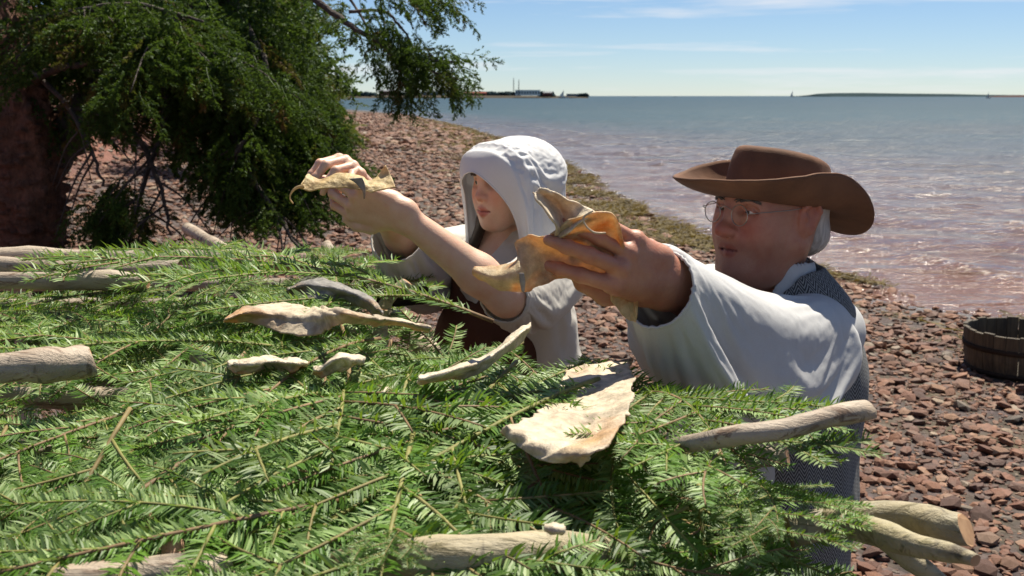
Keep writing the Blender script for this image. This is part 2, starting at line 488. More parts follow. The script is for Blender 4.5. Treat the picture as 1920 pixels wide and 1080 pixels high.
# ---- seaweed washed up along the waterline
m, nt, b = material('seaweed')
r = b.island()
b.out(b.add_trans(b.bsdf(b.ramp(r, [(0, (0.035, 0.024, 0.008)), (0.5, (0.085, 0.06, 0.015)), (1, (0.16, 0.12, 0.03))]), 0.8), (0.2, 0.14, 0.03), 0.25))
M_WEED = m
def weed_strip(seed):
    rg = np.random.default_rng(seed); V = []; F = []
    for k in range(5):
        a = rg.uniform(0, 6.28); x = y = 0.0; w = rg.uniform(.02, .05)
        for i in range(4):
            n = (-math.sin(a), math.cos(a))
            z = rg.uniform(0.01, 0.12)
            V += [(x + n[0] * w, y + n[1] * w, z), (x - n[0] * w, y - n[1] * w, z + rg.uniform(-.06, .06))]
            x += math.cos(a) * .34; y += math.sin(a) * .34; a += rg.normal(0, .6)
            if i: b0 = len(V) - 4; F.append((b0, b0 + 1, b0 + 3, b0 + 2))
    return np.array(V), np.array(F)
WEEDS = [weed_strip(s) for s in range(5)]
n = 9000
yy = 7.0 * (90 / 7.0) ** rng.random(n)
dd = np.abs(rng.normal(0.0, 1.0, n)) * np.clip(0.22 + 0.036 * yy, 0.22, 1.6) - 0.35
keep = (vnoise(yy * 0.9, dd * 1.6, 77) > np.clip(0.30 + (0.40 - 0.02 * yy), .32, .7))
yy, dd = yy[keep], dd[keep]; xx = shore_x(yy) - dd
pos = np.stack([xx, yy, np.maximum(ground_z(xx, yy), WATER_Z) + 0.01], -1)
V, F = scatter_merge(WEEDS, pos, rotmats(len(pos), .15, rng), rng.uniform(.10, .26, len(pos)) * np.clip(0.6 + yy * 0.03, .6, 1.8), rng)
tag(mobj('seaweed', V, F, M_WEED), 'olive brown seaweed strewn along the waterline', kind='stuff')
# ---------------------------------------------------------------- far shores
def flat_mat(name, c, rough=0.9, var=0.25, scale=0.2):
    m, nt, b = material(name)
    n = b.noise(b.coord('Object'), scale, 5, 0.65)
    b.out(b.bsdf(b.mix(1.0, c, b.ramp(n, [(0.3, 1 - var), (0.7, 1 + var)]), 'MULTIPLY'), rough, None, Specular_IOR_Level=.05))
    return m
M_FARLAND = flat_mat('far low land', (0.060, 0.050, 0.036), scale=0.05)
M_FARWOOD = flat_mat('far wood', (0.018, 0.034, 0.038), var=0.5, scale=0.12)  # bluish tint puts the haze of distance into the colour
M_FARWHITE = flat_mat('far pale wall', (0.62, 0.60, 0.56), var=0.08)
M_FARRED = flat_mat('far brick wall', (0.20, 0.07, 0.05), var=0.15)
M_FARGREY = flat_mat('far grey roof', (0.20, 0.21, 0.22), var=0.12)
M_FARDARK = flat_mat('far dark steel', (0.05, 0.05, 0.055), var=0.1)
M_GLASSFAR = flat_mat('far window glass', (0.03, 0.035, 0.045), 0.2, var=0.05)
DF = 1000.0
def fx(px, D=DF): return (px - 960.0) / FPX * D
def fz(py, D=DF): return CAM_H + (180.0 - py) / FPX * D
def land(name, prof, D, depth, mat, label, kind='structure'):
    """long low land: profile of (px, top py), built as a ridge with a sloping front and real depth"""
    V = []; F = []; n = len(prof)
    for (px, py) in prof:
        x = fx(px, D); z = fz(py, D)
        V += [(x, D, WATER_Z - 1), (x, D + depth * .15, WATER_Z + (z - WATER_Z) * 0.75), (x, D + depth * .5, z), (x, D + depth, WATER_Z - 1)]
    for i in range(n - 1):
        for j in range(3): F.append((i * 4 + j, (i + 1) * 4 + j, (i + 1) * 4 + j + 1, i * 4 + j + 1))
    F.append((0, 1, 2, 3)); F.append(tuple((n - 1) * 4 + j for j in (3, 2, 1, 0)))
    o = mobj(name, np.array(V), F, mat, smooth=False)
    return tag(o, label, kind=kind)
land('headland', [(420, 178), (600, 178.5), (660, 178), (720, 179), (780, 178.6), (860, 179), (930, 179.2), (1000, 179.4), (1060, 179.6), (1100, 180.2), (1106, 183.5)], DF, 160, M_FARLAND, 'low far headland with a town on it')
land('island', [(1553, 181.5), (1556, 178), (1572, 175.4), (1600, 174.2), (1660, 173.8), (1740, 175), (1800, 175.6), (1840, 176), (1880, 177.2), (1960, 178), (2200, 179)], 3000.0, 500, M_FARWOOD, 'long low wooded island on the horizon', 'structure')
land('spit', [(1860, 182), (1880, 180), (1920, 179), (2100, 178.6), (2200, 180)], 2000.0, 120, flat_mat('far red bluff', (0.075, 0.036, 0.028)), 'low red bluff at the right of the horizon', 'structure')
# wooded masses on the headland: many leaf clumps
def wood(name, px0, px1, py, D, label, n, dep=30, kind='stuff'):
    rg = np.random.default_rng(int(px0)); T = [ico(300 + k, (1, 1, 1)) for k in range(3)]
    x = fx(rg.uniform(px0, px1, n), D); base = fz(182.0, D)
    top = fz(py, D); h = (top - base) * (0.55 + 0.45 * vnoise(x * 0.09, x * 0, 5)) * (1 - 0.5 * np.abs((x - fx(px0, D)) / (fx(px1, D) - fx(px0, D)) * 2 - 1) ** 6)
    s = rg.uniform(.16, .30, n) * (top - base)
    pos = np.stack([x, D + 20 + rg.uniform(0, dep, n), base + (h - s * .6) * rg.random(n) ** 0.5], -1)
    V, F = scatter_merge(T, pos, rotmats(n, 1.0, rg), s, rg)
    o = mobj(name, V, F, M_FARWOOD, smooth=False)
    return tag(o, label, kind=kind)
wood('far_woods', 600, 700, 166, DF, 'wood on the far shore behind the hanging branch', 300)
wood('far_woods', 700, 850, 170, DF + 60, 'wood behind the far red and grey sheds', 260)
wood('far_woods', 850, 975, 167, DF + 60, 'wood behind the far long pale hall', 300)
wood('far_woods', 1012, 1040, 166, DF, 'rounded tree clump beside the far long pale hall', 120)
wood('far_woods', 1084, 1104, 171, DF, 'small tree clump at the tip of the headland', 70, 10)
def far_building(px0, px1, pyt, pyb, mat, roofmat, label, roof='flat', D=DF, nwin=0, depth=14):
    t = empty('far_building', (fx((px0 + px1) / 2, D), D, fz(pyb, D)))
    tag(t, label, 'building', 'buildings of the town across the water')
    w = (fx(px1, D) - fx(px0, D)) / 2; h = fz(pyt, D) - fz(pyb, D)
    hb = h * (0.68 if roof == 'gable' else 0.9)
    V = [(-w, 0, 0), (w, 0, 0), (w, depth, 0), (-w, depth, 0), (-w, 0, hb), (w, 0, hb), (w, depth, hb), (-w, depth, hb)]
    F = [(0, 1, 5, 4), (1, 2, 6, 5), (2, 3, 7, 6), (3, 0, 4, 7), (4, 5, 6, 7)]
    mobj('wall', V, F, mat, t, False)
    e = 0.25
    if roof == 'gable':
        V = [(-w - e, -e, hb + .02), (w + e, -e, hb + .02), (w + e, depth + e, hb + .02), (-w - e, depth + e, hb + .02), (-w - e, depth / 2, h), (w + e, depth / 2, h)]
        F = [(0, 1, 5, 4), (2, 3, 4, 5), (1, 2, 5), (3, 0, 4), (3, 2, 1, 0)]
    else:
        V = [(-w - e, -e, hb + .02), (w + e, -e, hb + .02), (w + e, depth + e, hb + .02), (-w - e, depth + e, hb + .02)]; V += [(a, c, h) for a, c, _ in V]
        F = [(0, 1, 5, 4), (1, 2, 6, 5), (2, 3, 7, 6), (3, 0, 4, 7), (4, 5, 6, 7), (3, 2, 1, 0)]
    mobj('roof', V, F, roofmat, t, False)
    for k in range(nwin):
        cx = -w + 2 * w * (k + .5) / nwin; a = w / nwin * .45
        V = [(cx - a, -.06, hb * .35), (cx + a, -.06, hb * .35), (cx + a, -.06, hb * .75), (cx - a, -.06, hb * .75)]
        V += [(x, -.005, z) for x, y, z in V]
        mobj('window', V, [(0, 1, 2, 3), (0, 4, 5, 1), (1, 5, 6, 2), (2, 6, 7, 3), (3, 7, 4, 0)], M_GLASSFAR, t, False)
far_building(715, 742, 168, 178, M_FARRED, M_FARGREY, 'small red far building left of the hanging branch tip', 'gable')
far_building(790, 826, 172, 178, M_FARGREY, M_FARDARK, 'low dark far shed with a flat roof', nwin=5)
far_building(824, 846, 169, 177.5, M_FARWHITE, M_FARGREY, 'pale far block rising behind the dark shed', nwin=3)
far_building(846, 866, 173, 178.5, M_FARGREY, M_FARGREY, 'small grey far building beside the pale block', 'gable', nwin=2)
far_building(880, 912, 172.5, 179, M_FARRED, M_FARRED, 'long red far warehouse near the shore', 'gable', nwin=4)
far_building(866, 880, 173.5, 179, M_FARWHITE, M_FARRED, 'small white far house beside the red warehouse', 'gable', nwin=2)
far_building(966, 1012, 169, 179, M_FARWHITE, M_FARWHITE, 'long pale far hall below the two tall masts', nwin=9)
far_building(1018, 1034, 172, 179, M_FARRED, M_FARGREY, 'little red far house in front of the rounded trees', 'gable', nwin=2)
far_building(1062, 1082, 176, 180.5, M_FARGREY, M_FARGREY, 'low grey far shed near the headland tip', nwin=3)
for px, py, lab in ((963, 147, 'left and taller of two thin lattice masts on the far shore'), (972.5, 150, 'right and shorter of two thin lattice masts on the far shore')):
    mb = MB(); D = DF; x0 = fx(px, D); zb = fz(179, D); zt = fz(py, D)
    t = empty('lattice_mast', (x0, D, zb)); tag(t, lab, 'mast', 'lattice masts on the far shore')
    h = zt - zb
    for (a, c) in ((-1, -1), (1, -1), (0, 1)): mb.add(*tube([(a * .45, c * .45, 0), (a * .12, c * .12, h)], .10, 5))
    mb.build('mast_leg', M_FARDARK, t)
    mb = MB()
    for k in range(9):
        z = h * k / 9; r = .45 - .33 * k / 9
        mb.add(*tube([(-r, -r, z), (r, -r, z + h / 9)], .05, 4)); mb.add(*tube([(r, -r, z), (0, r, z + h / 9)], .05, 4)); mb.add(*tube([(0, r, z), (-r, -r, z + h / 9)], .05, 4))
    mb.build('bracing', M_FARDARK, t)
    mb = MB()
    for k in (0.45, .62, .8): mb.add(*tube([(0, 0, h * k), (0, 0, h * k + .8)], .42, 8))
    mb.build('antenna_drum', M_FARDARK, t)
def boat(px, py, D, L, mast, label, mat):
    t = empty('boat', (fx(px, D), D, WATER_Z)); tag(t, label, 'boat', 'boats far out on the water')
    prof = [(-1, .0, .9), (-.9, .5, .8), (0, .55, .72), (.6, .38, .85), (1, .0, 1.1)]
    V = []; F = []
    for (x, w, z) in prof:
        V += [(x * L / 2, -w * L * .16, z * L * .11), (x * L / 2 * .93, 0, -0.3), (x * L / 2, w * L * .16, z * L * .11)]
    for i in range(4):
        F += [(i * 3, i * 3 + 3, i * 3 + 4, i * 3 + 1), (i * 3 + 1, i * 3 + 4, i * 3 + 5, i * 3 + 2), (i * 3 + 2, i * 3 + 5, i * 3 + 3, i * 3)]
    mobj('hull', V, F, mat, t, False)
    mb = MB(); mb.add([(-L * .15, -L * .09, L * .08), (L * .18, -L * .09, L * .08), (L * .18, L * .09, L * .08), (-L * .15, L * .09, L * .08), (-L * .1, -L * .07, L * .2), (L * .12, -L * .07, L * .2), (L * .12, L * .07, L * .2), (-L * .1, L * .07, L * .2)],
           [(0, 1, 5, 4), (1, 2, 6, 5), (2, 3, 7, 6), (3, 0, 4, 7), (4, 5, 6, 7)])
    mb.build('cabin', M_FARWHITE, t, False)
    if mast:
        mb = MB(); mb.add(*tube([(0, 0, 0), (0, 0, mast)], .11, 6)); mb.build('mast', M_FARGREY, t)
        V = [(.2, .0, L * .15), (.2, 0, mast * .95), (-L * .42, .25, L * .16), (.2, .06, L * .15), (.2, .06, mast * .95), (-L * .42, .31, L * .16)]
        mobj('sail', V, [(0, 2, 1), (3, 4, 5), (0, 1, 4, 3), (1, 2, 5, 4), (2, 0, 3, 5)], M_FARWHITE, t, False)
boat(1186, 180, 1900, 7, 0, 'dark small motor boat far out, left of the other', M_FARDARK)
boat(1261, 180, 1900, 6, 0, 'dark small motor boat far out below clear sky', M_FARDARK)
boat(1478, 179, 2200, 10, 13, 'tiny sailing boat on the horizon left of the island', M_FARGREY)
boat(1840, 184, 900, 4, 5, 'small sailing boat in front of the island', M_FARDARK)
boat(1055, 178, 960, 9, 7, 'pale sailing boat moored off the headland tip', M_FARWHITE)
# ================================================================ trees on the bank
def mat_foliage(name, dark, light, dead, trans, deadamt=.12):
    m, nt, b = material(name)
    tone = b.attr('tone', 'Fac'); r = b.island()
    c = b.ramp(tone, [(0.0, dark), (0.6, light), (1.0 - deadamt, light), (1.0, dead)])
    c = b.mix(1.0, c, b.ramp(r, [(0, .65), (1, 1.25)]), 'MULTIPLY')
    sh = b.bsdf(c, .62, None, Specular_IOR_Level=.25)
    b.out(b.add_trans(sh, b.mix(.5, c, trans), .32)); return m
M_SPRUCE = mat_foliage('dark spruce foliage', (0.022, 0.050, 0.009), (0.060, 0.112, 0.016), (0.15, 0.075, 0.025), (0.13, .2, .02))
M_SPRUCELIT = mat_foliage('spruce foliage painted sunlit', (0.07, 0.11, 0.018), (0.15, 0.19, 0.032), (0.22, 0.12, 0.04), (.28, .32, .04), .15)  # lighter olive copy of the spruce, with sunlight put into the colour
def mat_bark(name, a, c_, sc=1.0):
    m, nt, b = material(name)
    c = b.coord('Object')
    n = b.noise(b.mapping(c, (9 * sc, 9 * sc, 2.2 * sc)), 1.0, 6, .7, .5); n2 = b.noise(c, 30 * sc, 4, .6)
    colr = b.mix(1.0, b.ramp(n, [(.3, a), (.7, c_)]), b.ramp(n2, [(.3, .6), (.7, 1.1)]), 'MULTIPLY')
    b.out(b.bsdf(colr, .9, b.bump(b.math('ADD', n, b.math('MULTIPLY', n2, .4)), 1.0, .05))); return m
M_BARKRED = mat_bark('red brown shaggy bark', (0.07, 0.030, 0.017), (0.26, 0.115, 0.065))
M_BARK = mat_bark('grey brown spruce bark', (0.03, 0.022, 0.017), (0.13, 0.10, 0.08))
def spray_template(seed, shoots=8, nn=18, L=.24, nl=.025, nw=.0058):
    """a flat spruce spray growing along +x with short needle-clad shoots on both sides"""
    rg = np.random.default_rng(seed); V = []; F = []
    def shoot(p, d, l):
        up = np.array((0, 0, 1.0)); side = np.cross(up, d); side /= np.linalg.norm(side) + 1e-9; up = np.cross(d, side)
        for i in range(nn):
            f = (i + rg.random()) / nn; q = p + d * l * f + np.array((0, 0, -.10 * l * f * f))
            a = rg.uniform(0, 2 * math.pi); rad = side * math.cos(a) + up * math.sin(a) * .75
            nd = rad + d * .75; nd /= np.linalg.norm(nd); ln = nl * rg.uniform(.8, 1.2) * (1 - .4 * f)
            w = np.cross(nd, d); w /= np.linalg.norm(w) + 1e-9; w = w * nw
            k = len(V); V.extend([q - w * .5, q + w * .5, q + nd * ln * .6 + w, q + nd * ln]); F.append((k, k + 1, k + 2, k + 3))
    # woody axis as a thin three-sided strip
    ax = [np.array((L * f, 0.02 * math.sin(3 * f + seed), -.12 * L * f * f)) for f in np.linspace(0, 1, 6)]
    for i in range(5):
        k = len(V); w = np.array((0, .0016 * (1.2 - i / 5), 0)); h = np.array((0, 0, .003))
        V.extend([ax[i] - w, ax[i] + w, ax[i + 1] + w, ax[i + 1] - w]); F.append((k, k + 1, k + 2, k + 3))
    for s in range(shoots):
        f = .12 + .84 * s / (shoots - 1); p = ax[0] * (1 - f) + ax[-1] * f; p[2] = -.12 * L * f * f
        sg = 1 if s % 2 else -1; a = sg * rg.uniform(.6, 1.0)
        d = np.array((math.cos(a), math.sin(a), rg.uniform(-.35, .15))); d /= np.linalg.norm(d)
        shoot(p, d, L * (.42 - .24 * f) * rg.uniform(.85, 1.2))
    shoot(ax[-2], np.array((1.0, .05, -.2)), L * .3); shoot(ax[2], np.array((1.0, 0, -.12)), L * .45)
    return np.array(V), np.array(F)
SPRAYS = [spray_template(700 + k) for k in range(4)]
SPRAYS_LOW = [spray_template(720 + k, 8, 10, .27, .032, .0085) for k in range(3)]
def dir_rots(D, rg, roll=.5):
    D = D / (np.linalg.norm(D, axis=1)[:, None] + 1e-9); n = len(D)
    up = np.tile((0, 0, 1.0), (n, 1)) + rg.normal(0, roll, (n, 3)); Y = np.cross(up, D); Y /= np.linalg.norm(Y, axis=1)[:, None] + 1e-9
    Z = np.cross(D, Y); return np.stack([D, Y, Z], -1)
def foliage(parent, pos, D, scl, mat, rg, low=False, roll=.5, tone=None, origin=(0, 0, 0), name='foliage', keep=None):
    if keep is not None: pos, D, scl = np.asarray(pos)[keep], np.asarray(D)[keep], np.asarray(scl)[keep]
    pos = np.asarray(pos) - np.asarray(origin); n = len(pos); R_ = dir_rots(np.asarray(D), rg, roll); scl = np.asarray(scl)
    T = SPRAYS_LOW if low else SPRAYS; pick = rg.integers(0, len(T), n)
    tone = rg.random(n) if tone is None else tone
    VV, FF, TT, off = [], [], [], 0
    for k, (V, F) in enumerate(T):
        s = pick == k
        if not s.any(): continue
        P = np.einsum('nij,vj->nvi', R_[s], V) * scl[s][:, None, None] + pos[s][:, None, :]
        nv = len(V); m_ = s.sum()
        VV.append(P.reshape(-1, 3)); FF.append((F[None] + (np.arange(m_) * nv)[:, None, None]).reshape(-1, 4) + off); TT.append(np.repeat(tone[s], nv)); off += m_ * nv
    o = mobj(name, np.vstack(VV), np.vstack(FF), mat, parent, False, attrs={'tone': ('FLOAT', np.concatenate(TT))})
    o['kind'] = 'stuff'; return o
def branch(parent, P, r0, r1, mat, origin, seed, name='branch', n=None):
    Q = smooth_path([tuple(p) for p in P], n or max(10, 5 * len(P))); rg = np.random.default_rng(seed)
    Q = Q + rg.normal(0, r0 * .25, Q.shape) * np.linspace(.3, 1, len(Q))[:, None]
    V, F = tube(Q - np.asarray(origin), np.linspace(r0, r1, len(Q)), 9, True, .10, seed)
    mobj(name, np.array(V), F, mat, parent); return Q
def clothe(Q, rg, step, spread, droop=.5, size=(.8, 1.25), start=.15, side=.9):
    """positions, directions and scales of sprays hung along a branch"""
    seg = np.linalg.norm(np.diff(Q, axis=0), axis=1); cum = np.concatenate([[0], np.cumsum(seg)]); L = cum[-1]; n = int(L * (1 - start) / step)
    s = L * (start + (1 - start) * (np.arange(n) + rg.random(n)) / max(n, 1)); k = np.clip(np.searchsorted(cum, s) - 1, 0, len(seg) - 1)
    f = ((s - cum[k]) / seg[k])[:, None]; P = Q[k] * (1 - f) + Q[k + 1] * f; T = (Q[k + 1] - Q[k]) / seg[k][:, None]
    S = np.cross(T, (0, 0, 1.0)); S /= np.linalg.norm(S, axis=1)[:, None] + 1e-9
    sg = np.where(rg.random(n) < .5, -1, 1)[:, None]
    D = T * rg.uniform(.1, .9, (n, 1)) + S * sg * rg.uniform(.2, side, (n, 1)) + np.array((0, 0, -1.0)) * (droop * rg.uniform(.2, 1.6, (n, 1)))
    off = (S * sg * rg.random((n, 1)) + rg.normal(0, .5, (n, 3))) * spread + np.array((0, 0, -1.0)) * spread * rg.random((n, 1)) * droop
    return P + off, D, rg.uniform(size[0], size[1], n)
# --- the near spruce: thick shaggy trunk, leaning limb, drooping boughs
trg = np.random.default_rng(15)
bx, by = -3.32, 7.6; bz = float(ground_z(bx, by)) - .1; O1 = np.array((bx, by, bz))
tree1 = tag(empty('spruce_tree', O1), 'old dark spruce with a shaggy red brown trunk and drooping boughs over the rack', 'tree')
def rel(px, py, Y): return np.array(at(px, py, Y))
tr = [O1 + (0.02, 0, -.2), rel(62, 470, 7.55), rel(60, 380, 7.5), rel(52, 290, 7.5), rel(40, 190, 7.55), rel(20, 80, 7.7), rel(-10, -80, 7.9), rel(-30, -420, 8.2)]
Q = smooth_path(tr, 120)
V, F = tube(Q - O1, np.concatenate([np.linspace(.215, .185, 60), np.linspace(.185, .08, 60)]), 40, True, .05, 5); V = np.array(V)
_a = np.tile(np.arange(40), 120); _k = np.repeat(np.arange(120), 40); _c = np.repeat(Q - O1, 40, 0)      # furrowed, flaking bark
V += (V - _c) * (.42 * fbm(_a * .45, _k * .10 + 40, 31, 4) + .25 * (fbm(_a * 1.1, _k * .5, 37, 3) > .12))[:, None]
mobj('trunk', np.array(V), F, M_BARKRED, tree1)
limb = branch(tree1, [rel(60, 330, 7.6), rel(110, 265, 7.7), rel(180, 195, 7.8), rel(260, 130, 7.9), rel(330, 60, 8.0), rel(420, -60, 8.1), rel(500, -260, 8.3)], .17, .10, M_BARK, O1, 6, 'limb')
branch(tree1, [rel(60, 150, 7.4), rel(110, 128, 7.2), rel(160, 118, 7.0), rel(220, 90, 6.9)], .030, .012, M_BARK, O1, 7)
P_, D_, S_ = [], [], []
limbs = [
 ([(330, 40, 8.0), (400, 150, 7.6), (455, 300, 7.2), (510, 390, 7.0), (570, 478, 6.8)], .05),
 ([(300, 90, 7.9), (310, 220, 7.4), (270, 340, 7.1), (245, 465, 7.0)], .045),
 ([(390, 20, 8.0), (480, 140, 7.8), (560, 240, 7.6), (620, 330, 7.5)], .05),
 ([(400, -20, 8.1), (500, 80, 8.0), (560, 170, 7.9), (600, 262, 7.8)], .045),
 ([(200, 180, 7.8), (260, 260, 7.3), (300, 350, 7.0), (320, 440, 6.9)], .04),
 ([(120, 60, 7.6), (200, 40, 7.0), (300, 60, 6.6), (420, 120, 6.4)], .04),
 ([(60, 40, 7.6), (150, 20, 7.0), (260, 10, 6.7), (380, 40, 6.5)], .04),
 ([(420, -40, 8.1), (470, 60, 7.6), (500, 130, 7.3), (480, 230, 7.1), (430, 300, 7.0)], .04),
 ([(330, 60, 8.0), (380, 240, 7.8), (420, 330, 7.6), (450, 420, 7.5)], .04),
 ([(250, 120, 7.9), (350, 190, 7.7), (450, 250, 7.5), (540, 330, 7.4), (590, 400, 7.3)], .045),
 ([(40, 120, 7.6), (120, 190, 7.2), (170, 280, 7.0), (195, 350, 6.9)], .035),
]
for k, (pl, r) in enumerate(limbs):
    Q = branch(tree1, [rel(*p) for p in pl], r * .62, .008, M_BARK, O1, 80 + k)
    a, d, s = clothe(Q, trg, .0145, .16, .34, (.75, 1.2), .18); P_.append(a); D_.append(d); S_.append(s)
    for j in range(7):                                   # side branchlets
        i0 = trg.integers(len(Q) // 4, len(Q) - 3); dirv = (Q[i0 + 2] - Q[i0]); dirv /= np.linalg.norm(dirv)
        w = np.array((trg.normal(0, .8), trg.normal(0, .8), -trg.uniform(.1, .8))); e = dirv * .5 + w; e /= np.linalg.norm(e); L = trg.uniform(.35, .7)
        q = smooth_path([Q[i0], Q[i0] + e * L * .5, Q[i0] + e * L + np.array((0, 0, -.12))], 9)
        V, F = tube(q - O1, np.linspace(.009, .003, 9), 5, True, .1, j); mobj('branchlet', np.array(V), F, M_BARK, tree1)
        a, d, s = clothe(q, trg, .018, .09, .3, (.7, 1.1), .1); P_.append(a); D_.append(d); S_.append(s)
_P = np.vstack(P_); _x = _P[:, 0] / _P[:, 1]
foliage(tree1, _P, np.vstack(D_), np.concatenate(S_), M_SPRUCE, trg, origin=O1, keep=(~((_x < -.405) & (_P[:, 2] < 1.75) & (_P[:, 1] < 7.7)) | (trg.random(len(_P)) < .08)) & ((_P[:, 2] > 1.45 - .55 * sstep(-.34, -.24, _x)) | (vnoise(_P[:, 0] * 3.2, _P[:, 2] * 3.2, 55) > .66)))
# high inner canopy, seen as dark depth between the boughs
n = 2700
cx, cy = trg.uniform(-60, 600, n), trg.uniform(-330, 300, n)
keep = (cy < 250 - 90 * vnoise(cx / 90, cx * 0, 4)) & (vnoise(cx / 45, cy / 45, 8) > .16) & ~((cx > 430) & (cy > 190)) & ~((cx > 560) & (cy < 30))
cx, cy = cx[keep], cy[keep]; YY = trg.uniform(7.4, 10.2, len(cx))
pos = np.array([rel(a, c, y) for a, c, y in zip(cx, cy, YY)])
D = trg.normal(0, 1, (len(pos), 3)) + np.array((.5, -.2, -.6))
foliage(tree1, pos, D, trg.uniform(.9, 1.5, len(pos)), M_SPRUCE, trg, low=True, origin=O1, tone=trg.random(len(pos)) * .9)
# the long bough that hangs out against the sky at the upper middle
P_, D_, S_ = [], [], []
def bough_sky(pl, r, step, spread, droop=.45, start=.3, size=(.55, .85)):
    Q = branch(tree1, [rel(*p) for p in pl], r, .004, M_BARK, O1, int(pl[0][0]) + 200)
    a, d, s = clothe(Q, trg, step, spread, droop, size, start, 1.1); P_.append(a); D_.append(d); S_.append(s)
bough_sky([(480, -120, 6.6), (560, -30, 6.2), (640, 35, 6.0), (700, 72, 5.9), (760, 100, 5.85), (810, 112, 5.8), (855, 116, 5.8)], .022, .0085, .075, .3, .64)
bough_sky([(700, 72, 5.9), (735, 105, 5.85), (752, 140, 5.8), (764, 176, 5.8)], .009, .0042, .075, .7, .35, (.45, .7))
bough_sky([(655, 22, 6.0), (720, 22, 5.95), (755, 55, 5.9), (775, 90, 5.9)], .010, .011, .07, .55, .2, (.5, .8))
bough_sky([(560, -60, 6.1), (680, -40, 6.0), (760, -20, 5.9), (835, 8, 5.85)], .014, .008, .07, .4, .55, (.55, .85))
bough_sky([(600, -60, 6.3), (650, -10, 6.2), (690, 55, 6.1), (700, 95, 6.1)], .010, .022, .07, .7, .3, (.5, .75))
bough_sky([(770, 100, 5.85), (800, 130, 5.8), (835, 140, 5.8), (858, 150, 5.8)], .007, .006, .06, .6, .1, (.45, .7))
tn = trg.random(sum(len(a) for a in P_))
foliage(tree1, np.vstack(P_), np.vstack(D_), np.concatenate(S_), M_SPRUCE, trg, origin=O1, tone=tn)
# --- further trees along the bank
def bank_tree(x, y, h, spreadr, mat, label, n, seed, low=True, lean=(0, 0), toner=(0, .95), zmin=.08):
    rg = np.random.default_rng(seed); z0 = float(ground_z(x, y)) - .1; O = np.array((x, y, z0))
    t = tag(empty('spruce_tree', O), label, 'tree', 'trees growing along the bank')
    top = np.array((lean[0], lean[1], h)); Q = smooth_path([(0, 0, 0), tuple(top * .5), tuple(top)], 16)
    V, F = tube(Q, np.linspace(.035 * h * .6, .015, 16), 9, True, .08, seed); mobj('trunk', np.array(V), F, M_BARK, t)
    P_, D_, S_ = [], [], []
    nb = 34
    for k in range(nb):
        f = zmin + (.97 - zmin) * (k + rg.random()) / nb; a = rg.uniform(0, 6.28); r = spreadr * (1 - f) ** .75 * rg.uniform(.65, 1.1) + .12
        p0 = top * f; e = np.array((math.cos(a), math.sin(a), 0)); p1 = p0 + e * r * .5 + (0, 0, .04); p2 = p0 + e * r + np.array((0, 0, -.28 * r))
        q = smooth_path([p0, p1, p2], 8); V, F = tube(q, np.linspace(.02, .005, 8) * h / 5, 5, True, .1, k); mobj('branch', np.array(V), F, M_BARK, t)
        m_ = max(6, int(n / nb * (r / spreadr + .3))); s = rg.random(m_) ** .7
        P = q[0] * (1 - s[:, None]) + q[-1] * s[:, None]; P_.append(P + rg.normal(0, .10 * spreadr, (m_, 3)) * (1.1 - .3 * s[:, None]))
        D_.append(e[None] * rg.uniform(.2, 1, (m_, 1)) + rg.normal(0, .6, (m_, 3)) + np.array((0, 0, -.35))); S_.append(rg.uniform(.8, 1.5, m_) * (h / 5) ** .5 * (y / 14) ** .35)
    tn = rg.uniform(toner[0], toner[1], sum(len(a) for a in P_))
    foliage(t, np.vstack(P_), np.vstack(D_), np.concatenate(S_), mat, rg, low=low, tone=tn); return t
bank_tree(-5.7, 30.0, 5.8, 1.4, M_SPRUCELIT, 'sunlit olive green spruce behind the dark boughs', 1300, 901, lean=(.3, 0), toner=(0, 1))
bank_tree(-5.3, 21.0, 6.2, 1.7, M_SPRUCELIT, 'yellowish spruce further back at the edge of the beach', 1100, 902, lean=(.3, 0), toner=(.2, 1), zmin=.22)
bank_tree(-6.6, 11.5, 7.0, 2.4, M_SPRUCE, 'dark spruce behind the shaggy trunk', 900, 903, zmin=.33)
bank_tree(-5.3, 9.6, 6.0, 1.9, M_SPRUCE, 'dark spruce close beside the leaning limb', 600, 904, zmin=.45)
bank_tree(-8.2, 16.0, 8.0, 2.8, M_SPRUCE, 'tall dark spruce high on the bank at the far left', 700, 905)
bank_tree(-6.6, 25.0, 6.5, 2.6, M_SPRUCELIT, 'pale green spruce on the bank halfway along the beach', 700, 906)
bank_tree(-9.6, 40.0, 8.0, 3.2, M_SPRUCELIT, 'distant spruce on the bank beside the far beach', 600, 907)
bank_tree(-14.0, 62.0, 9.0, 4.0, M_SPRUCE, 'last spruce in the line where the beach bends away', 500, 908)
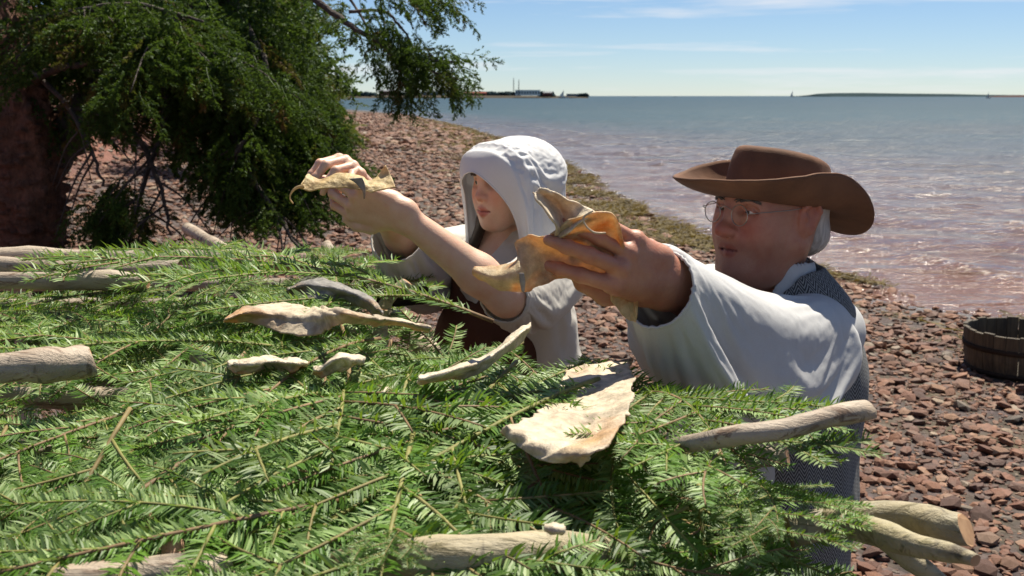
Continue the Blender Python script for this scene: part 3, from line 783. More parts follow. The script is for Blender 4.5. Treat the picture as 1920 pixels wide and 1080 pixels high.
# ================================================================ drying rack, fir boughs, poles, hides, tub
ZT = CAM_H - 0.47                 # level of the rack's bed
def mat_pole(name, base, dark, red=0.0):
    m, nt, b = material(name)
    c = b.coord('Object')
    n = b.noise(b.mapping(c, (3, 14, 14)), 1.0, 6, 0.65)
    n2 = b.noise(c, 9, 4, 0.6)
    knots = b.ramp(b.noise(b.mapping(c, (7, 16, 16)), 1.3, 3, 0.5), [(0.64, 0.0), (0.70, 1.0)])
    colr = b.mix(1.0, base, b.ramp(n, [(0.28, 0.45), (0.5, .92), (0.72, 1.15)]), 'MULTIPLY')
    scab = b.noise(b.mapping(c, (6, 30, 30)), 2.2, 5, .7, .6)
    colr = b.mix(b.ramp(scab, [(0.56, 0), (0.62, .85)]), colr, (dark[0] * .55, dark[1] * .5, dark[2] * .45))
    lent = b.noise(b.mapping(c, (90, 22, 22)), 1.0, 2, .5)
    colr = b.mix(b.ramp(lent, [(0.66, 0), (0.72, .6)]), colr, (.06, .045, .03))
    colr = b.mix(b.math('MULTIPLY', b.ramp(n2, [(0.5, 0), (0.68, 1)]), 0.5), colr, dark)
    colr = b.mix(b.math('MULTIPLY', knots, 0.75), colr, (0.05, 0.035, 0.025))
    nor = b.bump(b.math('ADD', b.math('ADD', n, b.math('MULTIPLY', n2, 0.6)), b.math('MULTIPLY', scab, .9)), 0.9, 0.006)
    b.out(b.bsdf(colr, 0.62, nor))
    return m
M_POLE = mat_pole('pale peeled pole bark', (0.42, 0.34, 0.25), (0.24, 0.15, 0.09))
M_POLEGREEN = mat_pole('greenish smooth bark', (0.37, 0.31, 0.19), (0.27, 0.24, 0.11))
M_POLERED = mat_pole('reddish peeled bark', (0.46, 0.27, 0.18), (0.30, 0.12, 0.07))
def mat_cut():
    m, nt, b = material('sawn wood end')
    n = b.noise(b.coord('Object'), 40, 5, 0.6)
    b.out(b.bsdf(b.ramp(n, [(0.3, (0.30, 0.15, 0.07)), (0.7, (0.52, 0.32, 0.17))]), 0.8))
    return m
M_CUT = mat_cut()
M_CHAR = flat_mat('charred log bark', (0.022, 0.017, 0.015), 0.85, 0.6, 40)
def pole(name, P, r0, r1, mat, label, cat='pole', group=None, wob=0.006, knots=5, seed=1, cut=M_CUT, parent=None, seg=14):
    rg = np.random.default_rng(seed)
    P = [np.array(p, float) for p in P]; L = sum(np.linalg.norm(P[i + 1] - P[i]) for i in range(len(P) - 1))
    n = max(14, int(L / 0.03)); Q = smooth_path(P, n)
    Q = Q + wob * np.stack([0 * Q[:, 0], fbm(np.arange(n) * .15, np.full(n, seed), seed, 3), fbm(np.arange(n) * .15, np.full(n, seed + 5.5), seed + 3, 3)], -1) * 2
    r = np.linspace(r0, r1, n) * (1 + 0.16 * fbm(np.arange(n) * .3, np.full(n, 3.3), seed, 3))
    for k in range(knots):
        i = rg.integers(1, n - 1); r = r * (1 + 0.13 * np.exp(-((np.arange(n) - i) / 1.2) ** 2))
    V, F = tube(Q, r, seg, True, 0.035, seed)
    mi = [0] * (len(F) - 2) + [1, 1]
    V = np.array(V); ax0, ax1 = Q[1] - Q[0], Q[-1] - Q[-2]
    for sl, ax in ((slice(0, seg), -ax0), (slice(-seg, None), ax1)):      # uneven axe cut at each end
        e = V[sl] - V[sl].mean(0); k = rg.normal(0, 1, 3); V[sl] += (ax / np.linalg.norm(ax)) * ((e @ (k / np.linalg.norm(k))) * .45 + rg.normal(0, r1 * .05, seg))[:, None]
    o = mobj(name, V, F, [mat, cut], parent, True, mi)
    for p in o.data.polygons[-2:]: p.use_smooth = False
    if label: tag(o, label, cat, group)
    return o
GP = 'poles of the drying rack'
def pt(px, py, h=0.0): return atz(px, py, ZT + h)
pole('pole', [pt(-60, 483, .11), pt(220, 484, .11), pt(487, 480, .11)], .0185, .0165, M_POLE, 'pale straight pole, farthest back of three, with a sawn red end', group=GP, seed=3)
pole('pole', [pt(-60, 497, .10), pt(60, 501, .10), pt(200, 508, .10), pt(330, 506, .10)], .019, .015, M_POLE, 'pale knotty pole between two straighter poles at the back', group=GP, seed=4, knots=9)
pole('pole', [pt(-60, 526, .10), pt(120, 527, .10), pt(278, 525, .095)], .017, .016, M_POLE, 'pale greenish pole, nearest of the three at the back', group=GP, seed=5)
pole('pole', [pt(440, 497, .08), pt(520, 495, .085), pt(574, 489, .09)], .017, .016, M_POLERED, 'short reddish pole end lying behind the greenery', group=GP, seed=6)
pole('pole', [pt(-80, 688, .125), pt(60, 686, .12), pt(172, 682, .11)], .0205, .0195, M_POLE, 'thick grey pole end at the left half under green boughs', group=GP, seed=7)
pole('pole', [pt(640, 1062, .02), pt(840, 1042, .055), pt(1010, 1032, .05), pt(1180, 1036, .01)], .019, .018, M_POLEGREEN, 'thick greenish pole showing under the nearest boughs', group=GP, seed=8, knots=2)
pole('pole', [pt(1260, 840, .10), pt(1400, 813, .135), pt(1520, 790, .14), pt(1632, 764, .145)], .0085, .0105, M_POLE, 'thin peeled pole crossing in front of the grey waistcoat', group=GP, seed=9, knots=6)
pole('pole', [pt(1480, 1000, .01), pt(1600, 972, .02), pt(1700, 968, .03), pt(1760, 985, .035), pt(1810, 994, .035)], .0175, .0165, M_POLEGREEN, 'thick greenish log end beside the forked branch', group=GP, seed=10, knots=1)
pole('pole', [pt(1060, 690, .02), pt(1120, 684, .03), pt(1186, 679, .035)], .0065, .0062, M_POLE, 'thin pale stick end above the wide cream hide', group=GP, seed=12, knots=2)
pole('pole', [pt(1392, 868, .012), pt(1440, 856, .02), pt(1476, 853, .024)], .013, .013, M_POLE, 'short pale pole end buried below the peeled pole', group=GP, seed=13, knots=0)
# rack frame: posts and beams that carry the poles
rack = empty('drying_rack', (-.3, 2.0, 0)); tag(rack, 'rough rack of peeled posts and beams carrying poles and fir boughs', 'rack')
def rpole(name, P, r, seed, mat=M_POLE):
    P = [Vector(p) - Vector((-.3, 2.0, 0)) for p in P]
    return pole(name, P, r, r * .92, mat, None, seed=seed, parent=rack)
gz = lambda x, y: float(ground_z(x, y)) - .08
rpole('beam', [(-1.55, .75, ZT - .045), (-1.52, 2.1, ZT - .045), (-1.50, 3.45, ZT - .045)], .026, 21)
rpole('beam', [(.30, .72, ZT - .05), (-.10, 2.0, ZT - .05), (-.54, 3.35, ZT - .05)], .024, 22)
for i, (x, y) in enumerate([(-1.5, .85), (-1.5, 3.3), (.23, .95), (-.49, 3.2), (-1.52, 2.1)]):
    rpole('post', [(x + .02, y, gz(x, y)), (x, y, ZT * .5), (x, y, ZT - .03)], .03, 30 + i)
for i, y in enumerate(np.linspace(1.15, 3.0, 8)):
    rpole('cross_pole', [(-1.66, y, ZT - .0), (-.6, y + .02, ZT - .005), (.24 - (y - .7) * .36, y + .01, ZT - .01)], .017, 40 + i)
# upright stakes and broken branches standing at the rack
def stake(P, r0, r1, mat, label, seed, cut=M_CUT, kn=2): return pole('stake', P, r0, r1, mat, label, 'stake', 'stakes at the edge of the rack', seed=seed, cut=cut, knots=kn)
_a, _b = at(352, 428, 3.75), at(430, 474, 3.35); stake([_a, (_a + _b) / 2, _b, _b + (_b - _a) * .5], .021, .019, M_POLE, 'leaning peeled stake behind the back poles', 51)
_a, _b = at(612, 462, 3.25), at(640, 505, 3.05); stake([_a, _b, _b + (_b - _a) * .4], .017, .014, M_POLE, 'short stake with a blackened top beside the dark boughs', 52, cut=M_CHAR)
_a, _b = at(380, 652, 1.76), at(382, 700, 1.74); stake([_a, _b, _b + (_b - _a) * .8], .021, .023, M_POLE, 'pale split stake stub standing up through the boughs', 53, kn=1)
_a, _b = at(321, 1015, .96), at(325, 1085, .945); stake([_a, _b, _b + (_b - _a) * .6], .0095, .0105, M_POLERED, 'short broken stub rising from the log nearest the viewer', 54)
pole('log', [pt(100, 1090, .05), pt(230, 1080, .05), pt(330, 1066, .05), pt(420, 1062, .04)], .014, .015, M_POLE, 'pale log lying under the nearest boughs beside a broken stub', 'log', seed=55)
_f = tag(empty('forked_branch', pt(1560, 990, .02)), 'smooth forked branch jutting out past the end of the boughs', 'branch')
_o = np.array(_f.location)
pole('limb', [np.array(p) - _o for p in (pt(1560, 982, .02), pt(1640, 993, .035), pt(1715, 1022, .04), pt(1790, 1040, .045), pt(1832, 1058, .05))], .0165, .006, M_POLEGREEN, None, seed=56, parent=_f, knots=2)
pole('limb', [np.array(p) - _o for p in (pt(1650, 1000, .03), pt(1705, 1045, .01), pt(1760, 1090, -.02))], .012, .010, M_POLEGREEN, None, seed=57, parent=_f, knots=0)
_f = tag(empty('forked_stake', at(722, 560, 2.02)), 'yellowish forked stake with a sawn tip beside the charred log', 'stake', 'stakes at the edge of the rack')
_o = np.array(_f.location)
for k, (P, a, c) in enumerate(((((716, 585), (728, 560), (745, 541), (764, 526)), .013, .010), (((730, 562), (714, 548), (703, 520)), .010, .007), (((712, 640), (714, 610), (718, 578)), .014, .013))):
    pole('limb', [np.array(at(x, y, 2.02 - .0004 * (y - 520))) - _o for x, y in P], a, c, M_POLEGREEN, None, seed=60 + k, parent=_f, knots=0)
pole('charred_log', [at(712, 560, 2.14), at(755, 557, 2.13), at(797, 556, 2.12)], .0165, .016, M_CHAR, 'black charred log end behind the forked stake', 'log', seed=66, cut=M_CHAR, knots=1)

# ---- fir boughs
def mat_needle():
    m, nt, b = material('fir needle')
    geo = b.n('ShaderNodeNewGeometry')
    r = b.math('FRACT', b.math('ADD', geo.outputs['Random Per Island'], b.objrand()))
    top = b.ramp(r, [(0.0, (0.042, 0.100, 0.010)), (0.5, (0.072, 0.168, 0.020)), (1.0, (0.130, 0.240, 0.032))])
    under = b.ramp(r, [(0.0, (0.13, 0.22, 0.06)), (0.5, (0.23, 0.34, 0.11)), (1.0, (0.36, 0.46, 0.19))])
    fresh = b.ramp(b.math('FRACT', b.math('MULTIPLY', b.objrand(), 5.3)), [(0.80, 0), (0.86, 1)])
    side = b.math('FRACT', b.math('ADD', b.math('MULTIPLY', b.objrand(), 7.31), 0.1))
    colr = b.mix(geo.outputs['Backfacing'], top, under)
    colr = b.mix(b.math('MULTIPLY', fresh, .75), colr, (0.13, 0.27, 0.022))
    colr = b.mix(1.0, colr, b.ramp(side, [(0.0, .62), (1.0, 1.25)]), 'MULTIPLY')
    sh = b.bsdf(colr, 0.48, None, Specular_IOR_Level=0.4)
    sh = b.add_trans(sh, b.mix(0.55, colr, (0.26, 0.38, 0.02)), 0.36)
    b.out(sh); return m
M_NEEDLE = mat_needle()
def mat_twig():
    m, nt, b = material('fir twig bark')
    n = b.noise(b.coord('Object'), 60, 4, 0.6)
    r = b.objrand()
    b.out(b.bsdf(b.mix(b.ramp(r, [(0.3, 0.0), (0.7, 1.0)]), b.ramp(n, [(0.3, (0.10, 0.055, 0.022)), (0.7, (0.26, 0.16, 0.07))]), b.ramp(n, [(0.3, (0.12, 0.12, 0.025)), (0.7, (0.25, 0.23, 0.06))])), 0.7))
    return m
M_TWIG = mat_twig()
def needle_rows(mb, P, rg, dens=430, L=0.024, start=0.0):
    """needles along a twig polyline lying mostly in the local xy plane"""
    P = np.asarray(P); seg = np.linalg.norm(np.diff(P, axis=0), axis=1); tot = seg.sum(); cum = np.concatenate([[0], np.cumsum(seg)])
    n = int(dens * 2 * tot); T, _, _ = frames(P)
    for i in range(n):
        s = (start + (1 - start) * (i + .7 * rg.random()) / n) * tot
        k = min(np.searchsorted(cum, s, side='right') - 1, len(seg) - 1); f = (s - cum[k]) / max(seg[k], 1e-6)
        p = P[k] * (1 - f) + P[k + 1] * f; t = T[k] * (1 - f) + T[k + 1] * f; t /= np.linalg.norm(t)
        sgn = 1 if i % 2 else -1
        el = rg.normal(0.08, 0.11) + (rg.uniform(.4, 1.1) if rg.random() < 0.27 else 0.0)
        fwd = rg.uniform(0.26, 0.44) + 0.5 * max(0, (s / tot - 0.85) / 0.15)
        side = np.cross((0, 0, 1.0), t); side /= np.linalg.norm(side) + 1e-9
        d = side * sgn * math.cos(el) + np.array((0, 0, 1.0)) * math.sin(el) + t * fwd; d /= np.linalg.norm(d)
        l = L * rg.uniform(0.75, 1.12) * (1 - 0.45 * max(0, (s / tot - 0.8) / 0.2)) * (0.7 + 0.3 * min(1, s / tot / 0.15))
        w = 0.00112 * rg.uniform(.9, 1.15)
        nrm = np.cross(d, t) * sgn; nrm /= np.linalg.norm(nrm) + 1e-9
        tw = rg.normal(0, .30)
        a = np.cross(nrm, d); a = a * math.cos(tw) + nrm * math.sin(tw)
        cv = t * 0.16 * l + np.array((0, 0, -.08 * l)); m_ = p + d * l * .55 + cv * .25; e = p + d * l + cv
        if sgn > 0: mb.add([p - a * w * .6, p + a * w * .6, m_ + a * w, m_ - a * w, e], [(0, 1, 2, 3), (3, 2, 4)], 1)
        else: mb.add([p + a * w * .6, p - a * w * .6, m_ - a * w, m_ + a * w, e], [(0, 1, 2, 3), (3, 2, 4)], 1)
def bent(p0, ang, L, rg, n=9, curl=0.25, droop=0.12, z0=0.0):
    a = ang; p = np.array((p0[0], p0[1], p0[2]), float); out = [p.copy()]; c = rg.normal(0, curl)
    for i in range(n - 1):
        a += c / n; zz = z0 - droop * (i / n) * 1.6
        p = p + np.array((math.cos(a), math.sin(a), zz)) * L / (n - 1); out.append(p.copy())
    return np.array(out), a
def bough_variant(seed):
    """(stem mesh, [(twig mesh)]) in a local frame: base at the origin, growing along +x"""
    rg = np.random.default_rng(seed); L = rg.uniform(.34, .54)
    stem, _ = bent((0, 0, 0), 0, L, rg, 16, .35, .36, .34)
    mb = MB(); V, F = tube(stem, np.linspace(.0027, .0013, 16), 6, True, .12, seed); mb.add(V, F, 0)
    needle_rows(mb, stem, rg, 420, .020, 0.05)
    sm = raw_mesh('stem', np.array(mb.V), mb.F, True, [M_TWIG, M_NEEDLE], mb.M)
    tw = []; k = 0; n = rg.integers(11, 14)
    for i in range(n):
        f = 0.08 + 0.84 * i / (n - 1); j = f * 15; a = stem[int(j)] * (1 - j % 1) + stem[min(15, int(j) + 1)] * (j % 1)
        sgn = 1 if i % 2 else -1
        tl = L * rg.uniform(.36, .52) * (1.05 - 0.62 * f) + .05
        P, ae = bent(a, sgn * rg.uniform(.62, .95), tl, rg, 9, .3, .14, rg.uniform(-.06, .16))
        mb = MB(); V, F = tube(P, np.linspace(.0019, .0010, 9), 5, True, .1, i); mb.add(V, F, 0)
        needle_rows(mb, P, rg, 430, .0205)
        if tl > .13:
            for s2 in (1, -1):
                q = int(rg.integers(3, 6)); d = P[q + 1] - P[q]; an = math.atan2(d[1], d[0])
                P2, _ = bent(P[q], an + s2 * rg.uniform(.6, .9), tl * rg.uniform(.35, .5), rg, 6, .3, .12, .04)
                V, F = tube(P2, np.linspace(.0016, .0010, 6), 4, True, .1, i); mb.add(V, F, 0)
                needle_rows(mb, P2, rg, 430, .019)
        tw.append(raw_mesh('twig', np.array(mb.V), mb.F, True, [M_TWIG, M_NEEDLE], mb.M))
    return sm, tw, L
BOUGHS = [bough_variant(500 + k) for k in range(7)]
OUT = [(-260, 1150), (-260, 590), (0, 586), (150, 584), (290, 572), (390, 548), (470, 524), (560, 518), (650, 500), (680, 530), (690, 600), (790, 640), (860, 668), (1000, 672), (1080, 690), (1120, 720), (1180, 780), (1250, 825), (1340, 870), (1440, 935), (1530, 1010), (1610, 1150)]
OUTW = [atz(a, c, ZT + .03) for a, c in OUT]; OUTX = np.array([p.x for p in OUTW]); OUTY = np.array([p.y for p in OUTW])
def inside(x, y):
    c = False; n = len(OUTX); j = n - 1
    for i in range(n):
        if (OUTY[i] > y) != (OUTY[j] > y) and x < (OUTX[j] - OUTX[i]) * (y - OUTY[i]) / (OUTY[j] - OUTY[i]) + OUTX[i]: c = not c
        j = i
    return c
# slots kept clear so that poles show: (px, py, radius m)
CLEAR = [tuple(pt(a, c)) + (e,) for a, c, e in ((10, 700, .012), (70, 700, .012), (140, 698, .010), (1120, 705, .010), (1130, 740, .008), (870, 1038, .0028), (960, 1034, .0028), (60, 512, .010), (200, 512, .010), (320, 500, .008), (420, 488, .008), (1455, 850, .010), (1420, 822, .006), (250, 1076, .0012), (730, 556, .012), (775, 560, .012), (400, 690, .004))]
bw = [('fir bough lying with its pale underside up', 'silvery'), ('fir bough lying flat', 'deep green')]
nb_ = 0
LANDMARK = [(tuple(pt(a, c)), w) for a, c, w in ((240, 505, 'beside the back poles'), (600, 600, 'around the mottled hide'), (630, 545, 'around the grey hide'), (540, 685, 'by the buried hide scraps'), (900, 680, 'along the narrow hide strip'),
  (1080, 770, 'around the wide cream hide'), (100, 690, 'by the thick left pole end'), (860, 1040, 'over the greenish pole in front'), (320, 1050, 'around the broken stub in front'), (1460, 850, 'by the peeled pole at the waistcoat'), (1540, 985, 'at the forked branch'), (720, 735, 'around the small curled scrap'), (80, 850, 'at the left edge'), (350, 850, 'left of the middle'), (1250, 930, 'at the right front'), (650, 880, 'in the middle'), (100, 1000, 'in the lower left corner'), (1020, 1000, 'below the wide cream hide'))]
def place_bough(x, y, z, ang, roll, pitch, v, flip, sc=1.0, label=None, tau=0.0):
    global nb_
    if label is None:
        mx, my = x + .5 * BOUGHS[v][2] * math.cos(ang), y + .5 * BOUGHS[v][2] * math.sin(ang)
        w = min(LANDMARK, key=lambda q: (q[0][0] - mx) ** 2 + (q[0][1] - my) ** 2)[1]
        d_ = 'pointing away' if math.sin(ang) > .6 else 'pointing to the viewer' if math.sin(ang) < -.6 else 'pointing left' if math.cos(ang) < 0 else 'pointing right'
        Lb = BOUGHS[v][2] * sc; label = ('short' if Lb < .46 else 'long' if Lb > .56 else 'middling') + (' pale-side-up' if flip else ' green-side-up') + ' fir bough ' + d_ + ' ' + w
    sm, tw, L = BOUGHS[v]
    o = empty('fir_bough', (x, y, z)); o.scale = (sc, sc, sc)
    o.rotation_euler = (Matrix.Rotation(tau, 3, 'X') @ Matrix.Rotation(ang, 3, 'Z') @ Matrix.Rotation(-pitch, 3, 'Y') @ Matrix.Rotation(roll + (math.pi if flip else 0), 3, 'X')).to_euler()
    link(bpy.data.objects.new('stem', sm), o)
    for t in tw: link(bpy.data.objects.new('twig', t), o)
    tag(o, label or ('cut fir bough lying in the thick bed on the rack, pale undersides up' if flip else 'cut fir bough lying in the thick bed on the rack, green side up'), 'bough', 'cut fir boughs bedding the rack')
    nb_ += 1
    return o
brg = np.random.default_rng(77)
cands = []
yy = 0.62
while yy < 3.12:
    xx = -2.0 + brg.uniform(0, .2)
    while xx < .72:
        cands.append((xx + brg.uniform(-.06, .06), yy + brg.uniform(-.06, .06))); xx += 0.122 + .022 * yy
    yy += 0.100 + 0.024 * yy
for (x, y) in cands:
    if not inside(x, y) or abs(x) > .5 * y + .3: continue
    if any((x - c[0]) ** 2 + (y - c[1]) ** 2 < c[3] for c in CLEAR): continue
    for tri in range(9):
        # the bough's middle sits on the bed: aim its base from the middle
        ang = -math.pi / 2 + brg.normal(0.0, .34) + (-.70 if x < -.45 else -.35 if x < -.2 else .3 if x > .05 else -.05)
        if y > 1.75: ang = (math.pi + brg.normal(0, .6)) if brg.random() < .6 else brg.normal(-.5, .7)
        if tri > 5: ang = brg.uniform(0, 6.28)
        v = int(brg.integers(0, 7)); sc = brg.uniform(1.0, 1.30) * (1 if tri < 4 else .75); L = BOUGHS[v][2] * sc
        hx, hy = x - .5 * L * math.cos(ang), y - .5 * L * math.sin(ang); tx, ty = x + .5 * L * math.cos(ang), y + .5 * L * math.sin(ang)
        okt = (inside(tx, ty) and (x < 0 or inside(tx + .07, ty + .03))) or (ty < .95 and tx < .20)
        okh = inside(hx, hy) or hy < .92
        if any((hx + (tx - hx) * f_ - c[0]) ** 2 + (hy + (ty - hy) * f_ - c[1]) ** 2 < c[3] for c in CLEAR for f_ in (.1, .3, .5, .7, .9, 1.0)): continue
        if okt and okh:
            far_ = np.clip((y - 1.0) / 1.5, 0, 1)
            tau = .33 - .20 * float(np.clip((y - 1.05) / 1.1, 0, 1)) + brg.normal(0, .05)
            place_bough(hx, y + (hy - y) * math.cos(tau), ZT - .015 + brg.uniform(.0, .05) + math.sin(tau) * (hy - y), ang, brg.normal(0, .13), brg.normal(-.01, .05), v, brg.random() < .55, sc, tau=tau)
            break
# a few boughs placed as in the photograph: the long one over the right end and the one reaching left at the back
def bough_px(p0, p1, v, flip, h=.06, roll=0.0, label=None):
    a, c = pt(p0[0], p0[1], h), pt(p1[0], p1[1], h - .01)
    L = BOUGHS[v][2]; d = c - a
    return place_bough(a.x, a.y, a.z, math.atan2(d.y, d.x), roll, 0.02, v, flip, d.length / L, label)
bough_px((1178, 742), (1480, 975), 0, False, .05, label='long fir bough whose stem runs down the right end of the bed')
bough_px((925, 603), (180, 585), 1, False, .07, label='fir bough with a bare brown stem butt pointing at the mottled hide')
bough_px((330, 735), (120, 905), 2, True, .03, label='fir bough with an orange stem curving down left of the bed')
bough_px((1150, 800), (1210, 1010), 3, True, .035, label='fir bough with a bare straight stem below the wide cream hide')
bough_px((640, 735), (690, 980), 4, False, .03, label='fir bough hanging straight down the middle of the bed')
bough_px((560, 850), (500, 1060), 5, True, .03, label='fir bough with a brown stem stub near the broken stub')
bough_px((690, 545), (540, 515), 3, False, .02, label='fir bough in shade at the far corner of the bed')
bough_px((800, 965), (700, 1110), 1, False, .045, label='green fir bough drooping over the left part of the front log')
bough_px((1040, 960), (1075, 1120), 6, True, .045, label='pale fir bough drooping over the right part of the front log')
bough_px((420, 980), (380, 1130), 4, True, .04, label='pale fir bough hanging down beside the broken stub')
bough_px((1380, 900), (1560, 1080), 5, False, .04, label='green fir bough hanging down over the butt of the forked branch')

# ---- hides
def mat_hide(name, fur, flesh, spots, trans=0.3, spotamt=0.6):
    m, nt, b = material(name)
    geo = b.n('ShaderNodeNewGeometry'); c = b.coord('Object')
    n1 = b.noise(c, 16, 5, 0.6, .4); n2 = b.noise(c, 55, 5, 0.65); n3 = b.noise(c, 8, 3, 0.5)
    f = b.mix(b.math('MULTIPLY', b.ramp(n1, [(0.48, 0), (0.64, 1)]), spotamt), fur, spots)
    f = b.mix(1.0, f, b.ramp(n2, [(0.3, .50), (0.7, 1.12)]), 'MULTIPLY')
    g = b.mix(b.ramp(n3, [(0.38, 0), (0.62, 1)]), flesh, (flesh[0] * .78, flesh[1] * .50, flesh[2] * .32))
    g = b.mix(1.0, g, b.ramp(n2, [(0.3, .55), (0.7, 1.10)]), 'MULTIPLY')
    colr = b.mix(b.ramp(b.noise(c, 5.5, 3, .5, .6), [(0.54, 0), (0.68, .8)]), f, g)
    nor = b.bump(b.math('ADD', n2, n1), 0.7, 0.006)
    sh = b.bsdf(colr, 0.55, nor)
    b.out(b.add_trans(sh, b.mix(0.6, colr, (0.75, 0.33, 0.04)), trans, nor)); return m
M_HIDE_CREAM = mat_hide('cream raw hide', (0.78, 0.66, 0.47), (0.70, 0.46, 0.18), (0.30, 0.24, 0.17), .2)
M_HIDE_GREY = mat_hide('grey furred hide', (0.30, 0.28, 0.25), (0.60, 0.42, 0.17), (0.10, 0.095, 0.09), .1)
M_HIDE_PALE = mat_hide('pale strip of hide', (0.78, 0.68, 0.50), (0.72, 0.54, 0.27), (0.45, 0.32, 0.18), .15, .5)
M_HIDE_YELLOW = mat_hide('yellow raw hide', (0.80, 0.62, 0.30), (0.76, 0.54, 0.24), (0.45, 0.24, 0.07), .3, .45)
M_HIDE_ORANGE = mat_hide('orange raw hide', (0.80, 0.66, 0.40), (0.74, 0.46, 0.15), (0.52, 0.17, 0.03), .40, .9)
def upsample(C, nu, nv):
    C = np.asarray(C, float)
    A = np.stack([smooth_path(C[:, j], nu) for j in range(C.shape[1])], 1)
    return np.stack([smooth_path(A[i], nv) for i in range(nu)], 0)
def sheet(name, C, mat, nu=48, nv=20, noise=.004, fr=30, seed=1, ragged=.006, thick=.0022, parent=None):
    S = upsample(C, nu, nv)
    du = np.gradient(S, axis=0); dv = np.gradient(S, axis=1); N = np.cross(du, dv); N /= np.linalg.norm(N, axis=2)[..., None] + 1e-9
    U = np.cumsum(np.linalg.norm(du, axis=2), 0); W = np.cumsum(np.linalg.norm(dv, axis=2), 1)
    S = S + N * (noise * 2 * fbm(U * fr + seed * 7.7, W * fr, seed, 4))[..., None]
    e = np.abs(np.linspace(-1, 1, nv)) ** 6; sg = np.sign(np.linspace(-1, 1, nv))
    dvn = dv / (np.linalg.norm(dv, axis=2)[..., None] + 1e-9)
    S = S + dvn * (ragged * 2 * fbm(U * 40 + 3, W * 0 + np.where(sg > 0, 9.5, 2.5)[None], seed + 5, 4) * e[None])[..., None]
    idx = np.arange(nu * nv).reshape(nu, nv)
    F = np.stack([idx[:-1, :-1], idx[1:, :-1], idx[1:, 1:], idx[:-1, 1:]], -1).reshape(-1, 4)
    c0 = S.reshape(-1, 3).mean(0) if parent is None else np.zeros(3)
    o = mobj(name, S.reshape(-1, 3) - c0, F, mat, parent)
    o.location = c0
    # a skin with real thickness
    md = o.modifiers.new('thickness', 'SOLIDIFY'); md.thickness = thick; md.offset = 0
    return o
def hide_px(cols, mat, label, **kw):
    """cols: list of columns; each column a list of (px, py, height above the bed)"""
    C = [[tuple(pt(*q)) for q in c_] for c_ in cols]
    o = sheet('hide', C, mat, **kw)
    return tag(o, label, 'hide', 'hides laid out on the boughs')
def strip(stations, h0=.112, bulge=.010, tilt=.016):
    """columns of a skin lying almost flat: (px, near py, far py[, extra height])"""
    out = []
    for st in stations:
        px, n_, f_ = st[:3]; e = st[3] if len(st) > 3 else 0
        out.append([(px - 2, n_, h0 - .004 + e), (px, n_ * .62 + f_ * .38, h0 + bulge * .8 + e), (px + 1, n_ * .3 + f_ * .7, h0 + bulge + tilt * .6 + e), (px + 2, f_, h0 + tilt + e)])
    return out
hide_px(strip([(421, 604, 597), (462, 604, 577, .006), (508, 616, 571), (555, 630, 573), (600, 622, 576, .01), (641, 610, 577, .035), (690, 610, 590, .02), (746, 610, 599), (806, 621, 613)]),
        M_HIDE_CREAM, 'mottled cream hide with curled orange edge across the boughs', seed=2, nu=90, nv=30, noise=.007, ragged=.010)
hide_px(strip([(537, 551, 541), (575, 560, 518, .01), (618, 562, 527, .012), (655, 566, 540, .006), (690, 584, 556), (717, 596, 584)], .12),
        M_HIDE_GREY, 'grey furred hide lying in shade at the far corner', seed=3, nu=60, nv=26, noise=.006, ragged=.009)
hide_px(strip([(784, 714, 710), (796, 719, 705), (848, 712, 686, .004), (902, 697, 668), (945, 670, 640, .012), (972, 646, 620, .02), (994, 624, 606, .022)]),
        M_HIDE_PALE, 'long narrow pale strip of hide pointing at the white sleeve', seed=4, nu=70, nv=22, noise=.006, ragged=.007)
hide_px([[(1070, 692, .085), (1122, 684, .09), (1176, 680, .085)], [(1052, 718, .09), (1118, 712, .092), (1182, 704, .095)], [(1032, 750, .10), (1104, 748, .095), (1188, 735, .11)], [(1004, 774, .105), (1086, 784, .10), (1178, 774, .12)], [(976, 788, .115), (1060, 817, .105), (1148, 820, .125)], [(950, 798, .115), (1030, 840, .11), (1112, 850, .12)], [(938, 810, .10), (1014, 862, .10), (1086, 868, .10)]],
        M_HIDE_CREAM, 'wide cream hide draped near the man\'s elbow, lower edge furred', seed=5, nu=70, nv=46, noise=.008, ragged=.016)
hide_px(strip([(426, 688, 683), (442, 697, 677), (470, 700, 674, .004), (510, 697, 670, -.006), (550, 698, 673), (576, 686, 680, -.008)], .10), M_HIDE_PALE, 'cream scrap of hide half buried right of the split stub', seed=6, nu=60, noise=.009, ragged=.012)
hide_px(strip([(588, 698, 692), (604, 703, 682), (634, 694, 660, .012), (662, 690, 668), (682, 681, 676, -.006)], .10), M_HIDE_PALE, 'pale hide scrap with a grey tip in the middle of the boughs', seed=7, nu=50, noise=.009, ragged=.012)
hide_px([[(702, 742, .06), (704, 736, .08), (706, 728, .07)], [(718, 748, .07), (720, 735, .095), (720, 720, .08)], [(734, 738, .06), (735, 731, .075), (735, 722, .07)]], M_HIDE_PALE, 'small curled pale scrap of hide, nearest scrap to the viewer', seed=8, nu=24)
hide_px([[(1020, 998, .105), (1021, 991, .115), (1022, 982, .108)], [(1036, 1003, .105), (1038, 992, .125), (1040, 982, .112)], [(1054, 999, .10), (1056, 992, .115), (1057, 984, .106)]],
        M_HIDE_PALE, 'tiny white tuft of hide low down between two boughs', seed=9, nu=20, nv=10)

